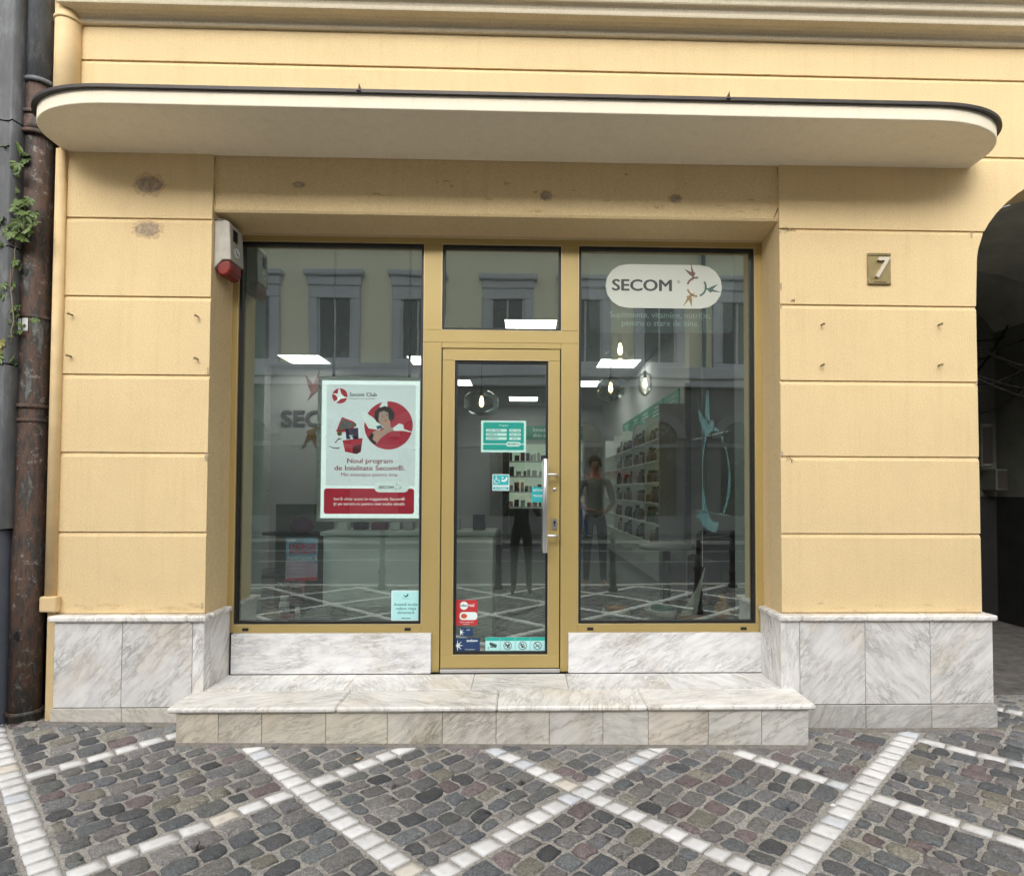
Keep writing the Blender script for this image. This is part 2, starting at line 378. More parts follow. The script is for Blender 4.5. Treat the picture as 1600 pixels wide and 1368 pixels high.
        if parent: o.parent = parent
        if loc: o.location = loc
        if kind: o['kind'] = kind
        return o
def bevel(o, wdt, seg=2):
    m = o.modifiers.new('bevel', 'BEVEL'); m.width = wdt; m.segments = seg; m.limit_method = 'ANGLE'; m.angle_limit = R(40)
    return o
def slab(mb, x0, x1, y0, y1, z0, z1, tint=(0.8, 0.8, 0.8), ang=None, bev=0.0015, face='y'):
    """a marble slab with its own cut of the stone"""
    a = rnd.uniform(0, math.pi) if ang is None else ang
    ox, oy = rnd.uniform(0, 50), rnd.uniform(0, 50); ca, sa = math.cos(a), math.sin(a)
    def uvf(v):
        p, q = {'y': (v[0], v[2] + v[1]), 'x': (v[1], v[2]), 'z': (v[0], v[1])}[face]
        return (ox + 2 * (p * ca + q * sa), oy + 2 * (-p * sa + q * ca))
    k = 1 + rnd.uniform(-0.06, 0.05)
    mb.box(x0, x1, y0, y1, z0, z1, bev, tint=tuple(c * k for c in tint), uvf=uvf)
def pt_circle(cx, cz, r, n=28, a0=0, a1=360):
    return [(cx + r * math.cos(R(a0 + (a1 - a0) * i / n)), cz + r * math.sin(R(a0 + (a1 - a0) * i / n))) for i in range(n if a1 - a0 == 360 else n + 1)]
def rrect(x0, x1, z0, z1, r, n=6):
    p = []
    for cx, cz, a in ((x1 - r, z1 - r, 0), (x0 + r, z1 - r, 90), (x0 + r, z0 + r, 180), (x1 - r, z0 + r, 270)):
        for i in range(n + 1):
            an = R(a + 90 * i / n); p.append((cx + r * math.cos(an), cz + r * math.sin(an)))
    return p
def facing(y):            # printed shapes lie in the wall's own vertical plane, towards the street
    return lambda a, b, c: (a, y - c, b)
def prints(name, polys, y, mat, parent, th=0.0006):
    mb = MB()
    for p in polys: mb.prism(p, th, facing(y))
    return mb.build(name, mat, parent)
_dg = [None]
def text(name, lines, mat, parent, y, th=0.0005, mirror=False):
    """lines: (string, x, z, size, align, boldness[, x-stretch[, shear]]) -> ONE mesh of lettering"""
    V = []; F = []
    for ln in lines:
        s_, x, z, size, al, bold = ln[:6]; sx = ln[6] if len(ln) > 6 else 1.0; sh = ln[7] if len(ln) > 7 else 0.0
        c = bpy.data.curves.new('lettering', 'FONT'); c.body = s_; c.size = size; c.align_x = al
        c.resolution_u = 3; c.extrude = 0.0; c.shear = sh
        o = bpy.data.objects.new('lettering', c); link(o)
        bpy.context.view_layer.update()
        dg = bpy.context.evaluated_depsgraph_get()
        me = bpy.data.meshes.new_from_object(o.evaluated_get(dg))
        d = bold * size; sh_ = [(0, 0)] if d <= 0 else [(-d, 0), (d, 0), (0, d * .6), (0, -d * .6), (-d * .5, 0), (d * .5, 0)]
        for q_, (dx, dz_) in enumerate(sh_):       # heavier strokes: the letter laid over itself, each pass a hair prouder
            b = len(V)
            for v in me.vertices: V.append((x + v.co.x * sx + dx, y - q_ * .00006, z + v.co.y + dz_))
            for p in me.polygons: F.append([b + i for i in p.vertices])
        bpy.data.objects.remove(o); bpy.data.meshes.remove(me); bpy.data.curves.remove(c)
    n = len(V)
    mb = MB(); mb.add(V, F)
    o = mb.build(name, mat, parent)
    if th > 0.002:
        m = o.modifiers.new('thickness', 'SOLIDIFY'); m.thickness = th; m.offset = 0
    return o

# ------------------------------------------------------------------ ground
def gz(x, y):
    """the paving rises a little towards the left wall"""
    a = 0.0145 * max(0.0, min(6.0, 2.3 - x)); b = max(0.0, min(1.0, 1 + (y + 0.05) / 2.2))
    return a * b * b
mb = MB()
xs = [-60, -30, -14, -9] + [-7 + 0.25 * i for i in range(57)] + [8.5, 14, 30, 60]
ys = [-60, -30, -22, -17, -12, -9.4] + [-9 + 0.2 * i for i in range(47)] + [1.5, 4, 10, 24, 60]
vs = [(x, y, gz(x, y) - 0.009) for y in ys for x in xs]
nx = len(xs)
mb.add(vs, [(j * nx + i, j * nx + i + 1, (j + 1) * nx + i + 1, (j + 1) * nx + i) for j in range(len(ys) - 1) for i in range(nx - 1)], smooth=True)
mb.build('ground', MORTAR, kind='structure', recalc=False)

# paving: dark setts laid in diamonds between lines of white blocks; u,v run at 45 degrees to the wall
U = [-6.56, -5.5, -4.45, -3.4, -2.388, -1.362, -0.375, 0.635, 1.625, 2.66, 3.7, 4.7]
UW = {-2.388: (.106, .106), -1.362: (.110, .105), -0.375: (.095, .11), 0.635: (.085, .125), 1.625: (.082, .15)}
Vv = [-5.4, -4.4, -3.35, -2.3, -1.35, -0.225, 0.825, 1.852, 2.95, 4.0, 5.05, 6.1, 7.15, 8.2, 9.25, 10.3, 11.4]
VW = {-1.35: (.08, .13), -0.225: (.09, .13), 0.825: (.10, .105), 1.852: (.115, .113)}
q2 = 2 ** -0.5
def w2(u_, v_): return ((u_ + v_) * q2, (u_ - v_) * q2)
def blocked(x, y, m=0.0):
    if y > -0.07 + m * 0 and x < 3.13: return True
    if y > 0.6: return True
    if -2.06 < x < 1.77 and y > -0.345: return True
    if y < -5.3 or abs(x) > 7.0: return True
    return False
def stone(mb, pts, z, tint, dome=0.004, chamf=0.12, drop=0.014, uvf=None):
    """pts: outline in plan; a sett with worn, chamfered edges"""
    n = len(pts); cx = sum(p[0] for p in pts) / n; cy_ = sum(p[1] for p in pts) / n
    def ring(k, dz): return [(cx + (p[0] - cx) * k, cy_ + (p[1] - cy_) * k, z + dz + gz(cx, cy_)) for p in pts]
    tx, ty = rnd.uniform(-.03, .03), rnd.uniform(-.03, .03)
    V = ring(1.0, -drop) + ring(0.965, -0.003) + ring(1 - chamf, dome * .7) + ring(0.4, dome)
    V = [(a, b, c + (a - cx) * tx + (b - cy_) * ty) for a, b, c in V]
    F = [(r_ * n + i, r_ * n + (i + 1) % n, (r_ + 1) * n + (i + 1) % n, (r_ + 1) * n + i) for r_ in range(3) for i in range(n)] + [tuple(range(3 * n, 4 * n))]
    mb.add(V, F, smooth=True, tint=tint, uvf=uvf)
TINTS = [(0.105, 0.106, 0.108), (0.072, 0.077, 0.083), (0.13, 0.127, 0.121), (0.118, 0.096, 0.096), (0.112, 0.108, 0.108), (0.052, 0.054, 0.058),
         (0.15, 0.144, 0.12), (0.098, 0.106, 0.110), (0.112, 0.106, 0.106), (0.145, 0.141, 0.137), (0.108, 0.109, 0.113), (0.084, 0.089, 0.097), (0.066, 0.067, 0.071), (0.09, 0.094, 0.092)]
dark = MB(); white = MB()
def cell(u0, u1, v0, v1):
    cx, cy_ = w2((u0 + u1) / 2, (v0 + v1) / 2)
    if cy_ > 1.2 or cy_ < -9.4 or abs(cx) > 7.8: return
    along_u = cx < 1.15
    L0, L1, A0, A1 = (u0, u1, v0, v1) if along_u else (v0, v1, u0, u1)
    nrow = max(1, round((A1 - A0) / rnd.uniform(0.108, 0.118)))
    hts = [rnd.uniform(.85, 1.15) for _ in range(nrow)]; sm = sum(hts); pos = [A0]
    for h in hts: pos.append(pos[-1] + h / sm * (A1 - A0))
    ph = [rnd.uniform(0, 6) for _ in range(4)]
    def wob(l, a): return 0.012 * math.sin(l * 5 + ph[0] + a * 2) + 0.006 * math.sin(l * 13 + ph[1])
    for i in range(nrow):
        p = L0; offs = rnd.uniform(0, .06)
        while p < L1 - 0.04:
            ln = rnd.uniform(0.095, 0.155) if p > L0 + .01 else rnd.uniform(.06, .15)
            e = min(L1, p + ln)
            if L1 - e < 0.06: e = L1
            g = rnd.uniform(0.0065, 0.0125)
            a0, a1 = pos[i] + g, pos[i + 1] - g; l0, l1 = p + g, e - g
            if rnd.random() < .18: a1 -= rnd.uniform(0, .02)
            c = min(rnd.uniform(.006, .022), (l1 - l0) * .3, (a1 - a0) * .3)
            base = [(l0 + c * rnd.uniform(.3, 1.2), a0), ((l0 + l1) / 2, a0 - rnd.uniform(-.003, .006)), (l1 - c * rnd.uniform(.3, 1.2), a0), (l1, a0 + c * rnd.uniform(.3, 1.1)),
                    (l1 + rnd.uniform(-.003, .005), (a0 + a1) / 2), (l1, a1 - c * rnd.uniform(.3, 1.2)), (l1 - c * rnd.uniform(.3, 1.2), a1), ((l0 + l1) / 2, a1 + rnd.uniform(-.004, .006)),
                    (l0 + c * rnd.uniform(.3, 1.2), a1), (l0, a1 - c * rnd.uniform(.3, 1.1)), (l0 - rnd.uniform(-.003, .005), (a0 + a1) / 2), (l0, a0 + c * rnd.uniform(.3, 1.2))]
            pts = []
            for l, a in base:
                edge = min(1, max(0, min(a - A0, A1 - a) / .05))
                l += rnd.uniform(-.0075, .0075); a += rnd.uniform(-.0065, .0065) + wob(l, a) * edge
                pts.append(w2(l, a) if along_u else w2(a, l))
            if not along_u: pts = pts[::-1]
            mx, my = sum(q[0] for q in pts) / 12, sum(q[1] for q in pts) / 12
            if not blocked(mx, my - .02):
                wall_d = min(-my, (-0.33 - my) if -2.3 < mx < 2.0 else 9)
                near = max(0, 1 - wall_d / .28)
                t_ = rnd.choice(TINTS); k = rnd.uniform(.8, 1.25)
                t_ = tuple(c_ * k * 1.38 + near * .05 for c_ in t_)
                stone(dark, pts, rnd.uniform(-.003, .002) - near * .0035, t_, dome=rnd.uniform(.002, .006), chamf=rnd.uniform(.12, .2))
            p = e
def uw(a): return UW.get(a, (.1, .11))
def vw(a): return VW.get(a, (.1, .11))
for i in range(len(U) - 1):
    for j in range(len(Vv) - 1):
        g = .009
        cell(U[i] + uw(U[i])[0] / 2 + g, U[i + 1] - uw(U[i + 1])[0] / 2 - g, Vv[j] + vw(Vv[j])[0] / 2 + g, Vv[j + 1] - vw(Vv[j + 1])[0] / 2 - g)
def wblock(l0, l1, c_, wd, isu):
    g = .005
    a0, a1 = c_ - wd / 2 + g * .6, c_ + wd / 2 - g * .6; l0 += g; l1 -= g
    j = lambda: rnd.uniform(-.0025, .0025)
    c = .006
    base = [(l0 + c, a0), (l1 - c, a0), (l1, a0 + c), (l1, a1 - c), (l1 - c, a1), (l0 + c, a1), (l0, a1 - c), (l0, a0 + c)]
    s1, s2, s3, s4 = j(), j(), j(), j()
    pts = []
    for l, a in base:
        l += (s1 if a < c_ else s2); a += (s3 if l < (l0 + l1) / 2 else s4)
        pts.append(w2(a, l) if isu else w2(l, a))
    if blocked(sum(q[0] for q in pts) / 8, sum(q[1] for q in pts) / 8): return
    k = rnd.uniform(.9, 1.08); t_ = (0.80 * k, 0.80 * k, 0.795 * k)
    q_ = rnd.random()
    if q_ < .035: t_ = (.74, .69, .61)
    elif q_ < .13: t_ = (.66, .69, .73)
    ox, oy, an = rnd.uniform(0, 60), rnd.uniform(0, 60), rnd.uniform(0, 6.28); ca, sa = math.cos(an), math.sin(an)
    stone(white, pts, rnd.uniform(-.0050, -.0028), t_, dome=.0008, chamf=.02, uvf=lambda v: (ox + 3 * (v[0] * ca + v[1] * sa), oy + 3 * (-v[0] * sa + v[1] * ca)))
PRIMV = 1.852
for c_ in U:
    wd, ln = uw(c_); p = Vv[0]
    if c_ > -2 and c_ < 2:
        pass
    while p < Vv[-1]:
        e = p + ln * rnd.uniform(.88, 1.12)
        if not (p < PRIMV + vw(PRIMV)[0] / 2 and e > PRIMV - vw(PRIMV)[0] / 2): wblock(p, e, c_, wd, True)
        elif p < PRIMV - vw(PRIMV)[0] / 2 - .03: e = PRIMV - vw(PRIMV)[0] / 2; wblock(p, e, c_, wd, True)
        else: e = PRIMV + vw(PRIMV)[0] / 2
        p = e
for c_ in Vv:
    wd, ln = vw(c_)
    for i in range(len(U) - 1):
        if c_ == PRIMV:
            s0, s1 = (U[i], U[i + 1]) 
        else:
            s0, s1 = U[i] + uw(U[i])[0] / 2, U[i + 1] - uw(U[i + 1])[0] / 2
        if c_ < -1 and c_ > -1.6 and not (-2.4 <= U[i] <= -1.9): continue
        n = max(1, round((s1 - s0) / ln)); cuts = [s0 + (s1 - s0) * (k + (rnd.uniform(-.12, .12) if 0 < k < n else 0)) / n for k in range(n + 1)]
        for k in range(n): wblock(cuts[k], cuts[k + 1], c_, wd, False)
dark.build('cobbled_pavement', SETTS, kind='structure', recalc=False)
white.build('white_block_paving', WSTONE, kind='structure', recalc=False)

ASPH = plain('asphalt', (0.085, 0.085, 0.088), 0.85, var=0.3, nscale=30, bump=0.6, bscale=120)
mb = MB(); mb.box(-40, 40, -13.1, -5.45, -0.3, 0.0); mb.build('road', ASPH, kind='structure')
KERB = plain('pale_kerb_stone', (0.5, 0.49, 0.46), 0.8, var=0.15)
mb = MB(); mb.box(-40, 40, -5.45, -5.3, -0.3, 0.012, .004); mb.box(-40, 40, -8.78, -8.7, -0.2, 0.004); mb.box(-40, 40, -13.25, -13.1, -0.3, 0.09, .01); mb.box(-40, 40, -10.95, -10.86, -0.2, 0.004); mb.build('kerb', KERB, kind='structure')
FPAV = plain('far_pavement_stone', (0.13, 0.125, 0.12), 0.8, var=0.35, nscale=12, bump=0.5)
mb = MB(); mb.box(-40, 40, -16.0, -13.25, -0.3, 0.085)
mb.build('far_pavement', FPAV, kind='structure')
mb = MB()
for i in range(-7, 8):
    for s_ in (-1, 1):
        a = (i * 2.4, -13.4); b = (i * 2.4 + s_ * 2.3, -15.8)
        mb.add([(a[0], a[1], .089), (a[0] + .16, a[1], .089), (b[0] + .16, b[1], .089), (b[0], b[1], .089)], [(0, 1, 2, 3)])
mb.build('far_pavement_markings', KERB, kind='structure', recalc=False)
mb = MB(); mb.box(3.0, 6.0, 0.62, 14, -0.2, 0.012); mb.build('passage_floor', plain('passage_asphalt', (0.16, 0.15, 0.14), 0.9, var=0.4, nscale=8, bump=0.8, bscale=80), kind='structure')

# ------------------------------------------------------------------ the yellow building
B = thing('yellow_building', 'yellow rendered shop building with marble plinth, flat canopy and arched passage', 'building', (0, 0, 0))
GR = [0.75, 1.274, 1.789, 2.297, 2.811, 3.327, 3.842, 4.378]        # groove heights
def groove_rows(z0, z1):
    """(height, depth) rows of the rusticated face: hard upper lip, sloping lower lip"""
    rows = [(z0, 0.0)]
    for g in GR:
        if z0 + .02 < g < z1 - .04:
            rows += [(g - 0.032, 0.0), (g - 0.026, 0.003), (g - 0.004, 0.013), (g + 0.0, 0.015), (g + 0.0005, 0.0)]
    rows.append((z1, 0.0)); return rows
def face(mb, z0, z1, xl, xr, ret_l=None, ret_r=None, y=0.0, extra=(), nx=1):
    rows = groove_rows(z0, z1)
    for z in extra:
        if z0 < z < z1:
            d = 0.0
            for a, b in zip(rows, rows[1:]):
                if a[0] <= z <= b[0]: d = a[1] + (b[1] - a[1]) * (z - a[0]) / max(1e-6, b[0] - a[0])
            rows.append((z, d))
    rows.sort(key=lambda r_: r_[0])
    cols = nx + 1; V = []
    for z, d in rows:
        a, b = xl(z), xr(z)
        line = [(a + (b - a) * i / nx, y + d, z) for i in range(cols)]
        if ret_l is not None: line = [(a, ret_l, z)] + line
        if ret_r is not None: line = line + [(b, ret_r, z)]
        V += line
    n = len(line)
    mb.add(V, [(j * n + i, j * n + i + 1, (j + 1) * n + i + 1, (j + 1) * n + i) for j in range(len(rows) - 1) for i in range(n - 1)])
# arch outline: springing at 3.12, flattened curve
AX0, AA, AZ, AB = 3.085, 1.39, 3.10, 0.80
def arch_l(z):
    if z <= AZ: return 3.075 + 0.01 * min(1, max(0, (3 - z) * .4))
    k = min(1.0, (z - AZ) / AB); return AX0 + AA * (1 - math.sqrt(max(0, 1 - k * k)))
def arch_r(z): return 2 * (AX0 + AA) - arch_l(z)
azs = [AZ + AB * math.sin(R(a)) for a in (3, 8, 14, 20, 26, 32, 38, 44, 50, 56, 62, 68, 74, 80, 85, 89)]
mb = MB()
TOPZ = 4.62
face(mb, 0.0, 3.39, lambda z: -2.985, lambda z: -2.044, ret_l=0.02, ret_r=0.36)
face(mb, 3.39, 3.80, lambda z: -2.985, lambda z: -2.044, ret_l=0.02, ret_r=0.03)
face(mb, 0.0, 3.39, lambda z: 1.73, arch_l, ret_l=0.36, ret_r=0.6, extra=azs)
face(mb, 3.39, 3.80, lambda z: 1.73, arch_l, ret_l=0.03, ret_r=0.6, extra=azs)
face(mb, 3.80, AZ + AB - .0005, lambda z: -2.985, arch_l, ret_l=0.02, ret_r=0.6, extra=azs)
face(mb, 0.0, AZ + AB - .0005, arch_r, lambda z: 9.0, ret_l=0.6, extra=azs)
face(mb, AZ + AB - .0005, TOPZ, lambda z: -2.985, lambda z: 9.0, ret_l=0.02)
mb.build('wall', YEL, B)
# flat strip and painted corner at the left edge
mb = MB(); mb.box(-3.04, -2.985, -0.004, 0.5, 0.05, TOPZ + 1.2, 0.006); mb.box(-3.0, 3.05, 0.03, 0.36, 3.80, 4.6); mb.box(-2.985, -2.08, 0.02, .36, 0, .5)
mb.build('corner_strip', YELP, B)
# lintel over the shopfront, a little behind the piers, with its sloping underside
mb = MB()
L = [(0.022, 3.80), (0.022, 3.40), (0.03, 3.385), (0.36, 3.352), (0.36, 3.80)]
mb.prism([(a, b) for a, b in L], 3.774, lambda a, b, c: (-2.044 + c, a, b)); mb.build('lintel', YEL, B)
mb = MB(); mb.box(-2.03, 1.715, 0.292, 0.34, 3.347, 3.362, .004); mb.build('sealant_bead', plain('pale_sealant', (0.62, 0.5, 0.3), .7), B)
# worn patches of bare mortar and cracks
def blob(cx, cz, rx, rz, n=22, j=.28):
    return [(cx + rx * math.cos(2 * math.pi * i / n) * (1 + rnd.uniform(-j, j)), cz + rz * math.sin(2 * math.pi * i / n) * (1 + rnd.uniform(-j, j))) for i in range(n)]
RIM = plain('patch_rim', (0.64, 0.47, 0.26), .95, var=.15, nscale=60)
PATCH = plain('bare_mortar', (0.40, 0.31, 0.21), .95, var=.35, nscale=30, bump=.6)
for cx, cz, rx, rz, yy, lb in ((-2.455, 3.545, .085, .055, -.0012, 'brown mortar patch high on the left pier under canopy'), (-2.46, 3.25, .08, .045, -.0012, 'greyish mortar patch below the joint on the left pier'),
                           (-1.49, 3.575, .038, .018, .0205, None), (.155, 3.53, .036, .03, .0205, None), (1.03, 3.525, .038, .025, .0205, None)):
    prints('patch_rim', [blob(cx, cz, rx * 1.28, rz * 1.4, 40, .2)], yy + .0006, RIM, B, .0008)
    o = prints('mortar_patch', [blob(cx, cz, rx, rz, 44, .16)], yy, PATCH, B, .001)
    if lb: o['label'] = lb
CRK = plain('plaster_crack', (0.12, 0.085, 0.05), .95)
def crack(pts, wd=.003, y=-.001):
    mbb = MB()
    for (x0, z0), (x1, z1) in zip(pts, pts[1:]):
        d = Vector((x1 - x0, z1 - z0)).normalized(); n_ = Vector((-d.y, d.x)) * wd * rnd.uniform(.3, 1)
        mbb.prism([(x0 - n_.x, z0 - n_.y), (x1 - n_.x * .4, z1 - n_.y * .4), (x1 + n_.x * .4, z1 + n_.y * .4), (x0 + n_.x, z0 + n_.y)], .0006, facing(y))
    return mbb
def star(cx, cz, s_, y=-.001):
    big = MB()
    for k in range(7):
        a = rnd.uniform(0, 6.28); p = [(cx, cz)]
        for q_ in range(3): a += rnd.uniform(-.5, .5); p.append((p[-1][0] + s_ * .3 * math.cos(a), p[-1][1] + s_ * .18 * math.sin(a)))
        c = crack(p, .0022, y); big.add(c.v, c.f)
    big.build('plaster_crack', CRK, B)
star(1.79, 3.31, .06); star(1.80, 1.765, .05); star(1.83, 2.83, .03)
c = crack([(-2.043, 3.75), (-2.046, 3.62), (-2.042, 3.5), (-2.03, 3.41)], .004, .019); c.build('plaster_crack', CRK, B)
c = crack([(1.728, 3.75), (1.735, 3.6), (1.731, 3.47), (1.7, 3.40)], .005, .019); c.build('plaster_crack', CRK, B)
STN = plain('lintel_stain', (0.60, 0.44, 0.22), .95, var=.12, nscale=30)
for i in range(26):
    gx = rnd.choice([(-.35, .3), (-.9, .25), (1.35, .18), (-.1, .15), (.6, .3)])
    x = rnd.gauss(*gx); z = 3.42 + abs(rnd.gauss(0, .14))
    if z < 3.74 and -2 < x < 1.68: MB().prism(blob(x, z, rnd.uniform(.006, .03), rnd.uniform(.003, .012), 9, .5), .0004, facing(.0214 - i * .00012)).build('stain', STN, B)
CHP = plain('chipped_edge', (0.50, 0.40, 0.27), .95, var=.3, nscale=40, bump=.5)
for x, z in ((1.735, 3.30), (1.737, 2.93), (1.736, 2.80), (1.738, 1.80), (-2.05, 1.76), (-2.052, 2.32), (3.05, 3.30), (3.068, 2.28), (-2.06, .80)):
    MB().prism(blob(x, z, rnd.uniform(.004, .009), rnd.uniform(.012, .03), 14, .4), .0012, facing(-.0045)).build('edge_chip', CHP, B)
SPL = plain('splash_mark', (0.70, 0.52, 0.29), .95, var=.12, nscale=30)
for i in range(24):
    x = rnd.choice((rnd.uniform(-2.95, -2.1), rnd.uniform(1.8, 3.0))); z = .76 + abs(rnd.gauss(0, .035))
    MB().prism(blob(x, z, rnd.uniform(.006, .045), rnd.uniform(.003, .012), 16, .4), .0004, facing(-.0004 - i * .00012)).build('splash_mark', SPL, B)
# string cornice above, returned at its left end
prof = [(0.01, 4.60), (-0.022, 4.603), (-0.028, 4.612), (-0.03, 4.622), (-0.036, 4.636), (-0.05, 4.648), (-0.068, 4.653), (-0.075, 4.656), (-0.125, 4.66), (-0.128, 4.668), (-0.130, 4.686),
        (-0.136, 4.70), (-0.150, 4.711), (-0.165, 4.715), (-0.170, 4.722), (-0.172, 4.742), (-0.178, 4.756), (-0.192, 4.766), (-0.21, 4.771), (-0.22, 4.776), (-0.222, 4.83), (-0.19, 4.845), (0.01, 4.87)]
mb = MB(); V = []; n = len(prof)
for k, x in enumerate((0, 9.0)):
    for y_, z in prof: V.append(((-2.90 + min(0, y_) * 0.75) if k == 0 else x, y_, z))
mb.add(V, [(i, i + 1, n + i + 1, n + i) for i in range(n - 1)] + [tuple(range(n))])
o = mb.build('cornice', TRIM, B)
mb = MB(); mb.box(-2.985, 9.0, 0.0, 0.5, 4.60, 8.0); mb.build('upper_wall', CREAM, B)
# canopy: thin concrete slab with rounded ends, dark sheet-metal edge
def canopy_outline(g=0.0):
    x0, x1, yf = -3.0 - g, 3.045 + g, -0.52 - g
    p = [(x0, 0.02)]
    rx, ry = 0.62, 0.40
    for i in range(19):
        t_ = R(90 * i / 18); p.append((x0 + rx * (1 - math.cos(t_) ** .9), yf + ry * (1 - math.sin(t_) ** .9)))
    for i in range(19):
        t_ = R(90 * (18 - i) / 18); p.append((x1 - rx * (1 - math.cos(t_) ** .9), yf + ry * (1 - math.sin(t_) ** .9)))
    p.append((x1, 0.02)); return p
mb = MB(); mb.prism(canopy_outline(), 0.095, lambda a, b, c: (a, b, 3.757 + c))
o = mb.build('canopy', CREAM, B); bevel(o, .006)
mb = MB(); mb.prism(canopy_outline(.02), 0.018, lambda a, b, c: (a, b, 3.840 + c))
mb.prism(canopy_outline(.0), 0.014, lambda a, b, c: (a, b, 3.8582 + c))
for x in (-.95, 1.2): mb.prism([(x - .012, -.02), (x, -.012), (x + .004, .022), (x + .007, -.012), (x + .014, -.02)], .3, lambda a, b, c: (a, -.55 + c, 3.865 + b))
cap = mb.build('canopy_edging', CAPMET, B)
# marble plinth
PT = (0.86, 0.85, 0.835); LT = (0.76, 0.73, 0.66)
mb = MB()
for a, b, an in ((-2.955, -2.534, .9), (-2.531, -2.094, .8), (-2.091, -2.02, 1.2)): slab(mb, a, b, -.05, .02, .168, .705, PT, an)
for a, b in ((-.048, .03), (.033, .292)): slab(mb, -2.05, -2.018, a, b, .25, .705, PT, .9, face='x')
for a, b in ((-2.96, -2.52), (-2.517, -2.03)): slab(mb, a, b, -.062, .01, 0, .163, LT)
slab(mb, -2.955, -2.92, .021, .3, .0, .7, PT, .3, face='x')
mb.build('plinth', MARBLE, B)
mb = MB()
for a, b, an in ((1.703, 1.824, 1.45), (1.827, 2.258, .85), (2.261, 2.693, -.8), (2.696, 3.115, .75)): slab(mb, a, b, -.05, .02, .163, .702, PT, an)
for a, b in ((-.048, .03), (.033, .292)): slab(mb, 1.70, 1.735, a, b, .25, .702, PT, 1.2, face='x')
slab(mb, 3.08, 3.116, .022, .6, .163, .702, PT, .6, face='x')
for a, b in ((1.75, 2.252), (2.255, 2.69), (2.693, 3.13)): slab(mb, a, b, -.062, .01, 0, .158, (.62, .61, .58))
slab(mb, 3.085, 3.13, .012, .6, 0, .158, (.6, .6, .58), .3, face='x')
mb.build('plinth', MARBLE, B)
CT = (.95, .93, .89)
mb = MB()
for a, b in ((-2.985, -2.5), (-2.498, -2.12), (-2.118, -2.0)): slab(mb, a, b, -.078, .016, .708, .745, CT, bev=.009)
slab(mb, -2.06, -2.0, .0175, .292, .708, .745, CT, bev=.009, face='x')
mb.build('plinth_cap', MARBLE, B)
mb = MB()
for a, b in ((1.685, 1.83), (1.832, 2.262), (2.264, 2.70), (2.702, 3.135)): slab(mb, a, b, -.078, .016, .705, .742, CT, bev=.009)
slab(mb, 1.685, 1.74, .0175, .292, .705, .742, CT, bev=.009, face='x')
slab(mb, 3.07, 3.135, .0175, .6, .705, .742, CT, bev=.009, face='x')
mb.build('plinth_cap', MARBLE, B)
for a, b in ((-2.0, -.626), (.333, 1.70)):
    mb = MB(); slab(mb, a, b, .27, .31, .276, .552, (.88, .88, .885), .1 if a < 0 else .5, bev=.003); mb.build('stall_riser', MARBLE, B)
for bx_ in ((-2.045, -.70, .312, .36, .2, .55), (.40, 1.73, .312, .36, .2, .55), (-2.95, -2.03, -.046, .015, 0.02, .73), (1.71, 3.08, -.046, .015, 0.02, .73)): MB().box(*bx_).build('plinth_backing', SHADOWGAP, B)
# step
mb = MB()
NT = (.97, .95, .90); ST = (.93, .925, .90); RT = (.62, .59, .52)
js = [-2.075, -1.09, -.14, .76, 1.785]
for i, (a, b) in enumerate(zip(js, js[1:])):
    g = (.0015 if i else 0)
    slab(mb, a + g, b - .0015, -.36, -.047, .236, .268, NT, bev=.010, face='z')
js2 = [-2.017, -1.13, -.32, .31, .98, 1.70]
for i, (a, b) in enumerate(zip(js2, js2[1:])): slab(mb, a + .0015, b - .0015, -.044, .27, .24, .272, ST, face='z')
mb.build('step_tread', MARBLE, B)
mb = MB()
jr = [-2.03, -1.784, -1.53, -1.155, -.792, -.466, -.146, .172, .495, .769, 1.134, 1.458, 1.745]
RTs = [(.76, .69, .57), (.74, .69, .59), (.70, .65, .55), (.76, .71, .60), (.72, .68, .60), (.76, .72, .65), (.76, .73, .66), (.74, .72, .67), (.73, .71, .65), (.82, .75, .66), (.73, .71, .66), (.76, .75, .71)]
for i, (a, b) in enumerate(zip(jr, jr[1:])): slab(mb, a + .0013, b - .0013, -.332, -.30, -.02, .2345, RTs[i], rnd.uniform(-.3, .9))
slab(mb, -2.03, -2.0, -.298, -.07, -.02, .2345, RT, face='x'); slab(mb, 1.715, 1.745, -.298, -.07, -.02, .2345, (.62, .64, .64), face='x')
mb.build('step_riser', MARBLE, B)
mb = MB(); mb.box(-2.02, 1.735, -.325, .27, -.02, .233); mb.build('step_core', SHADOWGAP, B)
DIRT = plain('ground_dirt', (0.20, 0.185, 0.165), .95, var=.3, nscale=25, bump=.5)
mb = MB()      # packed dirt along the foot of the wall
for x0, x1, yb in ((-3.2, -2.03, -.062), (-2.03, 1.745, -.332), (1.745, 3.13, -.062)):
    nseg = int((x1 - x0) / .03); V = []
    for i in range(nseg + 1):
        x = x0 + (x1 - x0) * i / nseg; wv = .028 + .022 * noise.noise(Vector((x * 6, yb, 0))) + .012 * noise.noise(Vector((x * 25, 3, 0)))
        z = gz(x, yb)
        V += [(x, yb + .002, z + .012), (x, yb - wv * .5, z + .004), (x, yb - wv, z - .0095)]
    mb.add(V, [(i * 3 + k, i * 3 + k + 1, i * 3 + k + 4, i * 3 + k + 3) for i in range(nseg) for k in range(2)], smooth=True)
mb.build('packed_dirt', DIRT, kind='structure', recalc=False)

